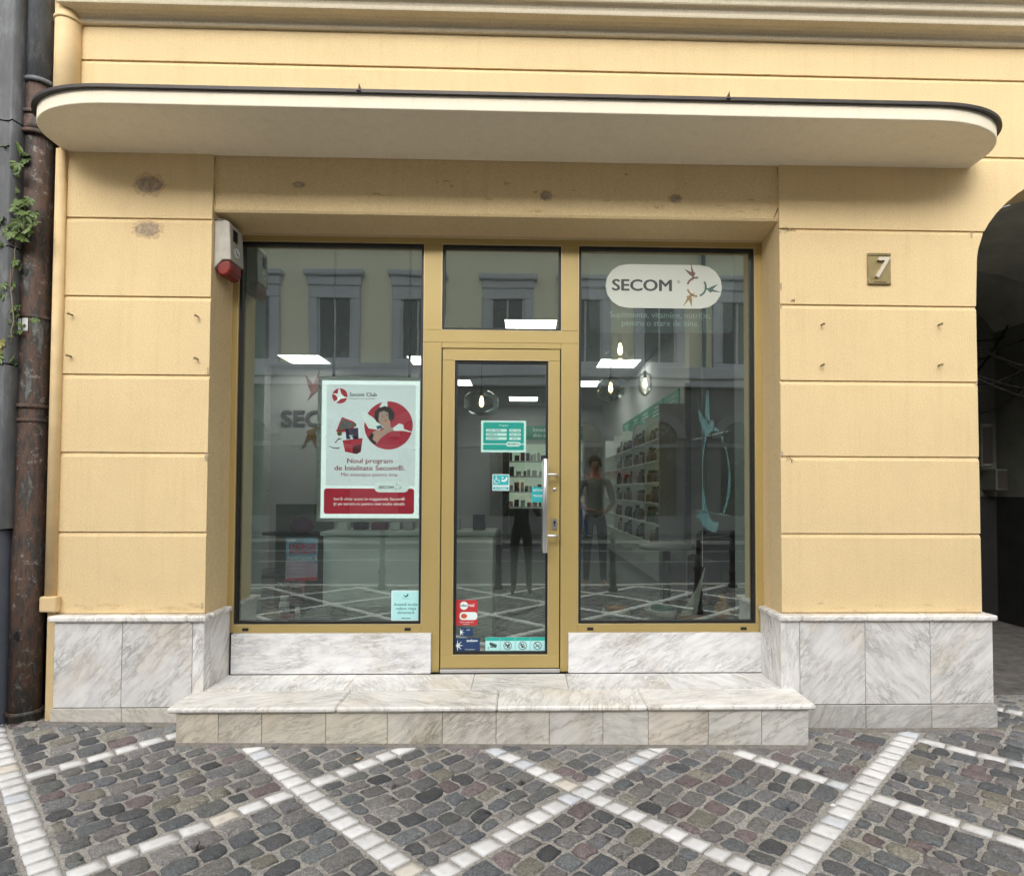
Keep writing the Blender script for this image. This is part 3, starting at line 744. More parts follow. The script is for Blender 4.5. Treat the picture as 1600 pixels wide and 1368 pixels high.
# ---- shopfront: gold frame, glass, door
FY = 0.30
def rect_frame(mb, x0, x1, z0, z1, X0, X1, Z0, Z1, y0, y1, bev=0.002):
    """four bars, butted, from the outer rect to the inner rect"""
    mb.box(x0, x1, y0, y1, Z1, z1, bev); mb.box(x0, x1, y0, y1, z0, Z0, bev)
    mb.box(x0, X0, y0, y1, Z0 + .0002, Z1 - .0002, bev); mb.box(X1, x1, y0, y1, Z0 + .0002, Z1 - .0002, bev)
def window_unit(name, x0, x1, z0, z1, gx0, gx1, gz0, gz1, drains=True):
    mb = MB(); rect_frame(mb, x0, x1, z0, z1, gx0, gx1, gz0, gz1, FY, FY + .09)
    w_ = mb.build(name, GOLD, B)
    mb = MB(); k = .018; rect_frame(mb, gx0 + .0005, gx1 - .0005, gz0 + .0005, gz1 - .0005, gx0 + k, gx1 - k, gz0 + k, gz1 - k, FY + .012, FY + .075, 0)
    mb.build('gasket', GASKET, w_)
    mb = MB(); k = .017; mb.box(gx0 + k, gx1 - k, FY + .032, FY + .036, gz0 + k, gz1 - k); mb.build('glass_pane', GLASS, w_)
    mb = MB(); k = -.0012; rect_frame(mb, gx0 - .005, gx1 + .005, gz0 - .005, gz1 + .005, gx0, gx1, gz0, gz1, FY - .0012, FY + .006, .0008); mb.build('edge_bead', STEELG, w_)
    if drains:
        for x in (gx0 + .085, gx1 - .09):
            mb = MB(); mb.box(x - .022, x + .022, FY - .006, FY, gz0 - .045, gz0 - .025, .003); mb.build('drain_cap', GASKET, w_)
    return w_
STEELG = plain('bright_bead', (0.62, 0.52, 0.3), .35, .4)
window_unit('window', -2.044, -.6995, .553, 3.349, -2.0, -.703, .612, 3.305)['label'] = 'large left shop window in gold frame'
window_unit('window', .3995, 1.73, .553, 3.349, .404, 1.672, .612, 3.307)['label'] = 'large right shop window in gold frame'
window_unit('transom_window', -.699, .399, 2.60, 3.349, -.571, .277, 2.69, 3.303, False)['label'] = 'transom window above the door in gold frame'
mb = MB()
mb.box(-.699, -.572, FY, FY + .09, .276, 2.5995, .002); mb.box(.277, .399, FY, FY + .09, .276, 2.5995, .002)
mb.box(-.5715, .2765, FY, FY + .09, 2.560, 2.5995, .002)
mb.build('door_frame', GOLD, B)
mb = MB(); mb.box(-.570, .276, FY + .03, FY + .085, .30, 2.556); 
# black ring standing in for the shade in the gap around the door
mb = MB(); rect_frame(mb, -.5715, .2765, .296, 2.5598, -.558, .263, .312, 2.546, FY + .02, FY + .03, 0); mb.build('door_shadow_gap', GASKET, B)
D = None
mb = MB(); rect_frame(mb, -.564, .269, .304, 2.553, -.477, .187, .398, 2.472, FY - .004, FY + .065)
D = mb.build('door', GOLD, B); D['label'] = 'narrow gold framed glass door with long steel pull bar'
mb = MB(); rect_frame(mb, -.4765, .1865, .3985, 2.4715, -.461, .171, .414, 2.456, FY + .01, FY + .06, 0); mb.build('gasket', GASKET, D)
mb = MB(); mb.box(-.462, .172, FY + .030, FY + .0325, .413, 2.457); mb.build('glass_pane', GLASS, D)
mb = MB(); rect_frame(mb, -.482, .192, .393, 2.477, -.4772, .1872, .3978, 2.4722, FY - .0052, FY + .004, .0008); mb.build('edge_bead', STEELG, D)
mb = MB(); mb.tube([(.165, .215, 1.12), (.165, .215, 1.77)], .0185, 20)
for z in (1.662, 1.237): mb.tube([(.165, .215, z), (.243, .215, z), (.247, .219, z), (.247, .297, z)], .0095, 12)
h_ = mb.build('handle', STEEL, D); bevel(h_, .001, 1)
mb = MB(); mb.lathe([(.013, 0), (.013, -.006), (.010, -.008)], (.2335, .2955, 1.558), 18, 'y'); mb.build('bolt_cover', STEEL, D)
mb = MB(); mb.prism(rrect(.2165, .2515, 1.275, 1.355, .0172), .009, facing(.2958)); e_ = mb.build('lock', STEEL, D)
mb = MB(); mb.prism(pt_circle(.234, 1.328, .009) , .002, facing(.2866)); mb.prism(rrect(.2305, .2375, 1.298, 1.324, .003), .002, facing(.2866)); mb.build('keyhole', GASKET, e_)
mb = MB(); mb.box(-.566, .276, .284, .39, .2735, .300, .003); mb.build('threshold', STEEL, D)

# ------------------------------------------------------------------ shop interior
IW = plain('interior_wall_paint', (0.62, 0.63, 0.63), .8, var=.05, nscale=2)
IC = plain('interior_ceiling_paint', (0.40, 0.40, 0.40), .85, var=.04)
IF = plain('interior_floor_vinyl', (0.11, 0.11, 0.115), .35, var=.12)
JAMB = plain('display_jamb_paint', (0.62, 0.72, 0.68), .6, var=.04)
mb = MB(); mb.box(-4.2, 2.95, .80, 10.4, .10, .28); mb.box(-2.04, 1.73, .392, .7998, .10, .279); mb.build('shop_floor', IF, kind='structure')
mb = MB(); mb.box(-4.2, 2.95, .80, 10.4, 3.55, 3.7); mb.box(-2.0, 1.66, .392, .7998, 3.40, 3.7); mb.build('shop_ceiling', IC, kind='structure')
mb = MB(); mb.box(-4.2, 2.1, 10.3, 10.5, .28, 3.55); mb.box(-4.3, -4.1, .82, 10.3, .28, 3.55); mb.box(2.9, 3.0, .82, 3.05, .28, 3.55)
mb.box(1.92, 2.9, 2.9, 3.05, .28, 3.55); mb.box(1.92, 2.1, 3.05, 10.3, .28, 3.55); mb.box(-4.1, -1.7, 6.0, 6.15, .28, 3.55)
mb.build('shop_wall', IW, kind='structure')
for xa, xb in ((-4.2, -2.02), (1.70, 2.99)): MB().box(xa, xb, .395, .80, .28, 3.55, .004).build('display_jamb', JAMB, B)
mb = MB(); mb.box(-2.0, -.72, .40, .88, .585, .622, .003); mb.box(-2.0, -.72, .86, .88, .28, .585); mb.build('display_ledge', plain('ledge_laminate', (.33, .37, .35), .4), B)
mb = MB(); mb.box(1.86, 1.92, 2.83, 2.9, .9, 2.78)
for i in range(26): mb.box(1.852, 1.861, 2.825, 2.88, .95 + i * .07, .985 + i * .07)
mb.build('perforated_upright', plain('dark_upright', (.10, .10, .10), .5), B)

# ceiling panels
PAN = bpy.data.materials.new('led_panel'); PAN.use_nodes = True
t = PAN.node_tree; t.nodes.clear(); e = N(t, 'Emission'); e.inputs[0].default_value = (1, .97, .9, 1); e.inputs[1].default_value = 5.5
o_ = N(t, 'OutputMaterial'); t.links.new(e.outputs[0], o_.inputs[0])
PFR = plain('panel_frame', (.6, .6, .6), .5)
for x, y, lb in ((.10, 3.34, 'lit square ceiling panel nearest the door, seen through the transom'), (-3.33, 5.35, 'lit ceiling panel at far left of the left window'),
                 (-1.42, 5.35, 'lit ceiling panel cut off by the right edge of left window'), (1.50, 5.42, 'lit ceiling panel behind the hanging lamp in right window'),
                 (1.12, 7.25, 'smaller lit ceiling panel low in the right window'), (-1.25, 7.25, 'lit ceiling panel at upper left corner inside door glass'),
                 (.03, 9.20, 'farthest lit ceiling panel seen in middle of door glass')):
    th_ = thing('ceiling_light', lb, 'ceiling light', (x, y, 3.55), 0, 'square ceiling light panels')
    m_ = MB(); rect_frame(m_, -.32, .32, -.32, .32, -.305, .305, -.305, .305, 0, .012, 0); m2 = MB(); m2.add([(a, b2, -c) for a, c, b2 in [(v[0], v[1], v[2]) for v in m_.v]], m_.f)
    m2.build('frame', PFR, th_)
    m_ = MB(); m_.box(-.3045, .3045, -.3045, .3045, -.006, -.0005); m_.build('diffuser', PAN, th_)

# pendant lamps
BULB = bpy.data.materials.new('bulb_glow'); BULB.use_nodes = True
t = BULB.node_tree; t.nodes.clear(); e = N(t, 'Emission'); e.inputs[0].default_value = (1, .72, .35, 1); e.inputs[1].default_value = 9
o_ = N(t, 'OutputMaterial'); t.links.new(e.outputs[0], o_.inputs[0])
def pendant(x, y, z, r_, kind, lb):
    th_ = thing('pendant_lamp', lb, 'pendant lamp', (x, y, z), 0, 'clear glass pendant lamps')
    m_ = MB(); m_.tube([(0, 0, .16), (0, 0, 3.55 - z)], .004, 6); m_.build('cord', GASKET, th_)
    if kind == 0: pr = [(.10, .17), (.10, .0), (.14, -.02), (.14, -.04), (.09, -.055), (.07, -.09), (.0, -.10)]
    elif kind == 1: pr = [(.03, .14), (.10, .12), (.15, .06), (.15, -.04), (.12, -.09), (.05, -.12), (.0, -.125)]
    else: pr = [(.02, .15), (.07, .12), (.075, .0), (.06, -.08), (.03, -.12), (.0, -.13)]
    pr = [(a * r_, b) for a, b in pr]
    m_ = MB(); m_.lathe(pr, (0, 0, 0), 24); m_.build('lamp_shade', LAMPGLASS, th_)
    m_ = MB(); m_.lathe([(.0, .05), (.012, .04), (.02, .0), (.024, -.03), (.016, -.055), (.0, -.065)], (0, 0, .03), 14); m_.build('bulb', BULB, th_)
    m_ = MB(); m_.tube([(0, 0, .09), (0, 0, .165)], .018, 10); m_.build('socket', GASKET, th_)
pendant(.92, 1.65, 2.86, 1, 0, 'upper pendant lamp of clear glass cylinder over a bowl')
pendant(.97, 2.6, 2.66, 1, 1, 'round clear glass pendant lamp under the upper one')
pendant(1.43, 3.0, 2.78, 1.1, 2, 'slim clear glass pendant lamp with bright filament at right')
pendant(-.42, 2.3, 2.45, 1.2, 1, 'clear glass pendant lamp glowing above the opening hours sign')

# shelf wall at right with rows of bottles
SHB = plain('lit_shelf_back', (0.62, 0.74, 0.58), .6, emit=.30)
SHW = plain('white_shelf_board', (0.6, 0.62, 0.6), .5)
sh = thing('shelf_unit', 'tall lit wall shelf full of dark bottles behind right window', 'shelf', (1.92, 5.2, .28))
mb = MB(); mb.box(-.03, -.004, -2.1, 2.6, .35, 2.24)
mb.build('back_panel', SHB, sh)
MB().box(-.31, -.001, -2.125, -2.101, 0, 2.3, .002).build('side_panel', plain('shelf_side_grey', (.45, .46, .46), .6), sh)
ROWZ = [0.62, .87, 1.13, 1.38, 1.64, 1.90]
for z in ROWZ:
    mb = MB(); mb.box(-.30, -.031, -2.1, 2.6, z - .02, z, .002); mb.build('shelf_board', SHW, sh)
for y in (-2.1, -1.2, -.3, .6, 1.5, 2.6):
    mb = MB(); mb.box(-.29, -.032, y - .008, y + .008, .35, 2.24); mb.build('divider', SHW, sh)
BC = [plain('bottle_brown', (.07, .035, .02), .3), plain('bottle_dark', (.03, .03, .028), .3), plain('bottle_amber', (.16, .09, .03), .3), plain('box_grey', (.3, .3, .28), .6), plain('box_green', (.06, .12, .07), .6)]
LIDW = plain('bottle_lid', (.5, .5, .45), .5)
def bottle_mesh(r_, h):
    m_ = MB(); m_.lathe([(r_ * .95, 0), (r_, .006), (r_, h * .62), (r_ * .9, h * .7), (r_ * .55, h * .78), (r_ * .52, h * .82)], (0, 0, 0), 12); return m_
def make_jar(name, r_, h, mat, loc, lb, grp, cat='bottle', rz=0):
    th_ = bottle_mesh(r_, h).build(name, mat, None, loc); tag(th_, lb, cat, grp)
    m_ = MB(); m_.lathe([(r_ * .62, h * .8), (r_ * .62, h), (r_ * .5, h * 1.01)], (0, 0, 0), 12); m_.build('lid', LIDW if rnd.random() < .3 else GASKET, th_)
    return th_
protos = []
rown = ['lowest', 'second lowest', 'third lowest', 'third highest', 'second highest', 'top']
# the protos are used as the first bottles, later ones are copies
def copy_tree(o, loc):
    c = o.copy(); link(c); c.location = loc
    for ch in o.children:
        d = ch.copy(); link(d); d.parent = c
    return c
kinds = []
for ri, z in enumerate(ROWZ):
    y = 3.25
    hgt = .13 + .012 * ri
    while y < 6.6:
        kd = rnd.randrange(5); lb = 'small dark bottle standing in the %s row of the lit shelf' % rown[ri]; grp = 'bottles in the %s shelf row' % rown[ri]
        loc = (1.70 + rnd.uniform(-.03, .06), y, z + .28)
        if len(kinds) < 5:
            kd = len(kinds); b_ = make_jar('bottle', rnd.uniform(.042, .055), rnd.uniform(.13, .20), BC[kd], loc, lb, grp); kinds.append(b_)
        else:
            b_ = copy_tree(kinds[kd], loc); b_['label'] = lb; b_['group'] = grp
        y += rnd.uniform(.068, .088) if rnd.random() < .94 else .16
# green header panels over the shelf
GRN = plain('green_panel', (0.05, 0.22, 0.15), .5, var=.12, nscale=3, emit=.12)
for i in range(5):
    y0 = 3.3 + i * .82
    o = MB().box(1.895, 1.915, y0, y0 + .78, 2.53, 2.80, .002).build('header_panel', GRN)
    tag(o, ['nearest green header panel above the lit bottle shelf', 'second nearest green header panel above the bottle shelf', 'middle green header panel above the bottle shelf', 'second farthest green header panel above the bottle shelf', 'farthest green header panel above the bottle shelf'][i], 'panel', 'green header panels over the shelf')
    m_ = MB()
    for k in range(3): m_.box(1.8925, 1.8948, y0 + .12 + rnd.uniform(0, .04), y0 + .45 + rnd.uniform(0, .2), 2.72 - k * .05, 2.735 - k * .05)
    m_.build('printed_lines', WHITE, o)
# back wall shelf with boxes
bs = thing('shelf_unit', 'white back wall shelf with boxes seen through the door', 'shelf', (.55, 10.0, .28))
mb = MB(); mb.box(-.85, .85, .2, .28, .86, 2.35); mb.build('back_panel', SHB, bs); MB().box(-.85, .85, -.1, .28, 0, .855, .004).build('base_cabinet', plain('base_cabinet_dark', (.03, .03, .03), .5), bs)
for z in (.9, 1.25, 1.6, 1.95): MB().box(-.85, .85, -.1, .199, z - .025, z, .002).build('shelf_board', SHW, bs)
for x in (-.87, .87): MB().box(x - .02, x + .02, -.1, .28, 0, 2.4).build('side_panel', SHW, bs)
hp = MB().box(-.3, 1.4, 9.86, 9.9, 2.72, 3.02, .002).build('header_panel', GRN); tag(hp, 'green header panel over the back wall shelf', 'panel')
text('lettering', [('beauty &', .25, 2.90, .13, 'LEFT', .01), ('skin care', .25, 2.77, .13, 'LEFT', .01)], WHITE, hp, 9.857)
BXM = [plain('carton_grey', (.35, .35, .34), .6), plain('carton_black', (.02, .02, .03), .5), plain('carton_plum', (.12, .02, .05), .5), plain('carton_pale', (.5, .52, .48), .6), plain('carton_blue', (.03, .04, .09), .5)]
for ri, z in enumerate((.9, 1.25, 1.6, 1.95)):
    x = -.28
    while x < 1.2:
        wdt = rnd.uniform(.05, .12); h = rnd.uniform(.10, .26)
        mb = MB(); mb.box(-wdt / 2, wdt / 2, -.05, .05, 0, h, .003); b_ = mb.build('carton', rnd.choice(BXM), None, (x + wdt / 2, 10.05, z + .28))
        tag(b_, 'small product carton on the %s board of back wall shelf' % ['lowest', 'second', 'third', 'top'][ri], 'carton', 'cartons on the %s back shelf board' % ['lowest', 'second', 'third', 'top'][ri])
        x += wdt + rnd.uniform(.005, .06)
# wooden dark column and counter
DK = plain('dark_cabinet', (.03, .028, .026), .5)
o = MB().box(-.42, -.28, 9.4, 9.9, .28, 2.6, .004).build('dark_column', DK); tag(o, 'dark narrow column beside the back wall shelf', 'column')
CT1 = plain('counter_front', (.82, .88, .83), .45, var=.05); CT2 = plain('counter_top', (.55, .6, .56), .35)
c_ = thing('shop_counter', 'pale grey shop counter seen below the framed poster', 'counter', (-.91, .93, .28))
MB().box(-.68, .68, 0, .5, 0, .90, .004).build('body', CT1, c_); MB().box(-.70, .70, -.02, .52, .9005, .935, .004).build('countertop', CT2, c_)
mt = MB(); mt.lathe([(.95, 0), (.95, .012), (.9, .014)], (0, 0, 0), 40); o = mt.build('floor_mat', plain('grey_mat', (.2, .22, .21), .8), None, (-.75, 2.9, .281)); tag(o, 'round pale floor mat in front of the counter', 'mat')
for i, (x, w_, h, m_) in enumerate(((-1.5, .08, .06, BXM[3]), (-1.36, .1, .07, BXM[1]), (-1.2, .12, .06, BXM[2]), (-1.06, .08, .07, BXM[3]), (-.95, .07, .06, BXM[0]), (-.62, .2, .09, BXM[0]), (-.36, .1, .13, BXM[1]))):
    o = MB().box(-w_ / 2, w_ / 2, -.06, .06, 0, h, .003).build('product_box', m_, None, (x, 1.2, 1.2155))
    tag(o, ['pale box at left end of the counter', 'black box second on the counter', 'plum box third on the counter', 'small pale box fourth on the counter', 'grey box fifth on the counter', 'wide grey box on the counter behind door', 'tall black box at right end of the counter'][i], 'box', 'boxes on the counter')
# wall sign SECOM on the partition
SGD = plain('sign_charcoal', (.17, .17, .18), .5); SGR = plain('sign_red', (.30, .16, .15), .5); SGO = plain('sign_ochre', (.25, .15, .03), .5); SGG = plain('sign_green', (.06, .12, .10), .5)
def swallow(cx, cz, s_, ang, flip=1):
    base = [(-.1, -.55), (-.02, -.2), (-.18, .0), (-.42, .45), (-.1, .2), (0, .12), (.12, .75), (.16, .1), (.26, .0), (.2, -.1), (.12, -.18), (.02, -.35)]
    ca, sa = math.cos(ang), math.sin(ang)
    return [(cx + s_ * (x * flip * ca - z * sa), cz + s_ * (x * flip * sa + z * ca)) for x, z in base]
sg = text('wall_sign', [('SECOM', -3.93, 2.59, .36, 'LEFT', .035, 1.12)], SGD, None, 5.99, .02); tag(sg, 'dark SECOM letters with bird emblem on the grey shop wall', 'sign')
prints('bird_emblem', [swallow(-3.42, 3.22, .42, -.2)], 5.99, SGR, sg, .01); prints('bird_emblem', [swallow(-3.42, 2.45, .4, 2.7)], 5.99, SGO, sg, .01)
# small display shelves behind the left window
cs = thing('display_rack', 'low dark green display rack behind the blue leaflet', 'rack', (-2.12, 2.2, .28))
MB().box(-.42, .42, .16, .19, 0, 1.12).build('back_panel', plain('rack_olive', (.20, .23, .15), .7), cs)
for z in (.42, .84): MB().box(-.46, .46, -.14, .159, z - .02, z, .002).build('shelf_board', DK, cs)
YG = plain('lime_label', (.45, .5, .08), .6)
o = MB().box(-.05, .05, -.03, .03, 0, .17, .002).build('product_box', plain('white_carton', (.6, .62, .6), .6), None, (-1.82, 2.15, 1.1205)); tag(o, 'white carton with lime green base on the rack', 'box'); MB().box(-.051, .051, -.0315, -.0302, 0.004, .05).build('label_band', YG, o)
o = MB().box(-.07, .07, -.008, .008, 0, .22, .002).build('greeting_card', plain('card_white', (.6, .62, .58), .6), None, (-1.86, 2.1, .7005)); tag(o, 'white card with small plant drawing on lower rack shelf', 'card')
prints('plant_drawing', [blob(0, .1, .025, .03), blob(-.02, .14, .02, .02), blob(.02, .15, .018, .02)], -.0085, DK, o)
o = MB(); o.lathe([(.0, 0), (.06, .01), (.075, .05), (.05, .1), (0, .12)], (0, 0, 0), 16); o = o.build('backpack', plain('purple_cloth', (.13, .015, .07), .8), None, (-2.16, 2.05, 1.1205)); o.scale = (1.6, .8, 1.4); tag(o, 'purple rounded bag behind the blue leaflet', 'bag')
# leaflet stand, book, bottle on the ledge
def flat_thing(name, lb, cat, x0, x1, z0, z1, y, mat, th=.006):
    o = MB().box(x0, x1, y, y + th, z0, z1, .001).build(name, mat); return tag(o, lb, cat)
o = flat_thing('leaflet_poster', 'blue and pink leaflet poster standing in the left window', 'poster', -1.83, -1.585, .845, 1.175, .78, plain('leaflet_blue', (.25, .50, .68), .5, var=.3, nscale=9))
prints('pink_field', [[(-1.829, .846), (-1.586, .846), (-1.586, .97), (-1.62, .99), (-1.829, 1.0)]], .7795, plain('leaflet_pink', (.66, .48, .62), .5, var=.15), o)
text('red_lettering', [('ENERGIE', -1.70, 1.09, .058, 'CENTER', .03, .95), ('REZISTENTA', -1.70, 1.05, .045, 'CENTER', .03, .8)], plain('leaflet_red', (.75, .06, .08), .5), o, .779)
text('white_lettering', [('FANTASTICĂ', -1.70, 1.0, .046, 'CENTER', .03, .85)] + [('susține sistemul', -1.80, .965 - i * .03, .019, 'LEFT', .01) for i in range(4)], WHITE, o, .7785)
prints('logo_badge', [rrect(-1.82, -1.755, 1.145, 1.163, .008)], .779, WHITE, o)
prints('red_foot', [[(-1.829, .846), (-1.586, .846), (-1.586, .875), (-1.829, .86)]], .778, MATS['leaflet_red'], o)
st = MB(); st.box(-1.72, -1.70, .786, .80, .6225, .845); st.box(-1.78, -1.64, .74, .85, .6225, .63); st.build('stand', DK, o)
o = flat_thing('product_card', 'dark product card with white headline in the left window', 'card', -1.83, -1.615, .6225, .87, .60, plain('card_dark', (.13, .08, .08), .45))
text('lettering', [('Mega Multi-minerale', -1.82, .845, .021, 'LEFT', .02), ('by secom ingrediente', -1.82, .822, .021, 'LEFT', .02), ('formule complexe', -1.82, .80, .014, 'LEFT', .01)], WHITE, o, .5992)
prints('pink_flash', [[(-1.66, .868), (-1.617, .868), (-1.617, .74)]], .5992, plain('card_pink', (.5, .2, .22), .5), o)
def wb(x, y, s_, lb):
    b = MB(); b.lathe([(.03 * s_, 0), (.031 * s_, .005), (.031 * s_, .085 * s_), (.022 * s_, .1 * s_)], (0, 0, 0), 18); b = b.build('supplement_bottle', plain('white_plastic', (.85, .9, .87), .4), None, (x, y, .6225)); tag(b, lb, 'bottle')
    MB().lathe([(.025 * s_, .1 * s_), (.025 * s_, .13 * s_), (.02 * s_, .133 * s_)], (0, 0, 0), 18).build('lid', plain('white_lid', (.7, .74, .7), .4), b)
    MB().lathe([(.0314 * s_, .02 * s_), (.0316 * s_, .021 * s_), (.0316 * s_, .065 * s_), (.0314 * s_, .066 * s_)], (0, 0, 0), 18).build('label_band', plain('pale_label', (.5, .55, .52), .5), b)
wb(-1.735, .52, 1.15, 'white supplement bottle in front of the dark card'); wb(-1.62, .47, .6, 'tiny white bottle by the pink boxes')
o = MB().box(-.06, .06, -.03, .03, 0, .05, .002).build('product_box', plain('carton_beige', (.5, .42, .32), .6), None, (-1.79, .46, .6225)); tag(o, 'beige box lying left at the window bottom', 'box')
o = MB().box(-.05, .05, -.02, .02, 0, .03, .002).build('product_box', plain('carton_rose', (.5, .22, .22), .6), None, (-1.68, .445, .6225)); tag(o, 'flat rose box beside the beige box', 'box')
o = MB().box(-.05, .05, -.03, .03, 0, .06, .002).build('product_box', BXM[0], None, (-1.36, .6, .6225)); tag(o, 'grey box on the ledge right of the card', 'box')

# framed poster hanging in the left window
PX0, PX1, PZ0, PZ1, PY = -1.523, -.738, 1.312, 2.396, .55
po = thing('framed_poster', 'framed red and white loyalty program poster hanging in left window', 'poster', (0, 0, 0))
mb = MB(); rect_frame(mb, PX0, PX1, PZ0, PZ1, PX0 + .028, PX1 - .028, PZ0 + .028, PZ1 - .028, PY, PY + .03, .004); mb.build('frame', plain('pale_frame', (.55, .60, .54), .4), po)
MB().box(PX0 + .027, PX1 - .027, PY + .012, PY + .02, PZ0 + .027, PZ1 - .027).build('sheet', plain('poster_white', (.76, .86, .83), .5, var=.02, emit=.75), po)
MB().box(PX0 + .1, PX0 + .12, PY + .021, PY + .024, PZ1, 3.42).build('hanging_wire', GASKET, po); MB().box(PX1 - .12, PX1 - .1, PY + .021, PY + .024, PZ1, 3.42).build('hanging_wire', GASKET, po)
pw, ph = PX1 - PX0, PZ1 - PZ0
def pp(px, py):       # poster coordinates from its own width and height (0..1 each)
    return (PX0 + px * pw, PZ1 - py * ph)
def pz(zx, zy): return pp((zx - 35) / 905, (zy - 35) / 1262)
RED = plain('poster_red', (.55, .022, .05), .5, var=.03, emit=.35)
yb = PY + .0115
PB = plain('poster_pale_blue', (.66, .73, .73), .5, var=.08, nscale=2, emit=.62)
def rr(zx0, zx1, zy0, zy1, r_):
    a, b = pz(zx0, zy1), pz(zx1, zy0); return rrect(a[0], b[0], a[1], b[1], r_)
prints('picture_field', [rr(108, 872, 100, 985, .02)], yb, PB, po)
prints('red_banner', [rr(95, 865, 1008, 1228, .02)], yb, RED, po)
def circ(zx, zy, r_, n=36): x, z = pz(zx, zy); return pt_circle(x, z, r_ * pw / 905, n)
prints('red_disc', [circ(220, 203, 66), circ(640, 458, 208, 48)], yb - .001, RED, po)
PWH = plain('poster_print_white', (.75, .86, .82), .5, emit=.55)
def zs(l): return [pz(*p) for p in l]
prints('white_bird_shapes', [zs([(440, 345), (500, 385), (560, 440), (600, 470), (560, 500), (470, 485), (405, 380), (420, 340)]), zs([(595, 235), (628, 235), (630, 330), (590, 380), (560, 300)]),
       zs([(690, 470), (730, 440), (765, 450), (775, 490), (850, 515), (850, 520), (770, 505), (650, 505)]),
       zs([(155, 180), (200, 185), (210, 140), (222, 145), (232, 185), (262, 215), (225, 220), (205, 240), (192, 205)]), zs([(175, 255), (215, 222), (270, 210), (288, 220), (230, 228), (190, 262)])], yb - .002, PWH, po)
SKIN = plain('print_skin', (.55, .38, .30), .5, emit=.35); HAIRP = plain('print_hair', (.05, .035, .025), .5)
prints('printed_skin', [blob(*pz(605, 388), .047, .062, 30, .02), zs([(590, 420), (650, 410), (660, 470), (690, 500), (640, 520), (575, 570), (540, 620), (520, 610), (520, 545), (575, 520), (600, 480)]), zs([(500, 520), (540, 500), (590, 505), (570, 540), (540, 600), (505, 590)])], yb - .003, SKIN, po)
prints('printed_hair', [zs([(520, 395), (520, 340), (555, 305), (610, 290), (660, 305), (690, 350), (688, 400), (660, 425), (640, 400), (638, 350), (600, 330), (560, 345), (552, 420), (565, 445), (535, 425)]), zs([(470, 560), (500, 520), (515, 540), (505, 580), (540, 610), (525, 625), (490, 600)])], yb - .004, HAIRP, po)
prints('printed_features', [zs([(578, 380), (590, 374), (600, 380), (590, 384)]), zs([(614, 370), (625, 364), (636, 370), (626, 374)])], yb - .0045, HAIRP, po); prints('printed_lips', [zs([(602, 418), (615, 411), (628, 415), (618, 424)])], yb - .0045, RED, po)
prints('printed_card', [zs([(535, 465), (580, 455), (590, 480), (545, 495)])], yb - .005, plain('print_cyan', (.05, .35, .5), .5), po)
prints('printed_gift_lid', [zs([(240, 388), (340, 425), (365, 460), (330, 490), (260, 520), (190, 515)])], yb - .001, RED, po)
prints('printed_gift_inside', [zs([(245, 405), (330, 438), (345, 460), (265, 500), (210, 500)])], yb - .0015, plain('print_silver', (.4, .38, .38), .5), po)
prints('printed_tag', [zs([(270, 490), (380, 480), (385, 580), (280, 580)])], yb - .002, plain('print_violet', (.07, .03, .17), .5), po)
prints('printed_coin', [circ(222, 530, 22, 16), circ(345, 455, 20, 16)], yb - .0025, plain('print_gold', (.4, .27, .04), .5), po)
prints('printed_basket', [zs([(248, 590), (420, 570), (405, 690), (370, 710), (270, 690)])], yb - .0015, RED, po)
prints('printed_basket_front', [zs([(335, 640), (415, 620), (402, 690), (370, 708), (338, 700)])], yb - .002, plain('print_dark_red', (.3, .01, .03), .5), po)
prints('printed_ribbon', [zs([(180, 610), (215, 570), (245, 575), (205, 590), (190, 615)]), zs([(120, 635), (180, 655), (235, 650), (210, 665), (165, 660)])], yb - .001, plain('print_ribbon', (.12, .1, .1), .5), po)
def zt(s_, zx, zy, szpx, al, bold, stretch=1.0):
    x, z = pz(zx, zy); return (s_, x, z, szpx / 0.72 * pw / 905, al, bold, stretch)
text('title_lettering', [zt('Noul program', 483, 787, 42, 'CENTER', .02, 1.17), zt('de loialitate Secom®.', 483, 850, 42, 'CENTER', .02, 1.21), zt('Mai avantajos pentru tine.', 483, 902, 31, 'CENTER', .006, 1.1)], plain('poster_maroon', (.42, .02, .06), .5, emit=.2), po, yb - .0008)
text('banner_lettering', [zt('Intră chiar acum în magazinele Secom®', 483, 1110, 25, 'CENTER', .008, 1.09), zt('și pe secom.ro pentru mai multe detalii.', 483, 1152, 25, 'CENTER', .008, 1.09), zt('%', 322, 580, 36, 'CENTER', .02)], PWH, po, yb - .0028)
text('club_lettering', [zt('Secom Club', 302, 205, 32, 'LEFT', .03, 1.08)], plain('print_charcoal', (.06, .06, .065), .5), po, yb - .0008)
text('club_subtitle', [zt('Program de loialitate', 302, 232, 17, 'LEFT', .0, 1.1)], plain('print_mid_grey', (.28, .24, .25), .5), po, yb - .0008)
prints('logo_badge', [rr(525, 818, 948, 1040, .036)], yb - .0012, PWH, po)
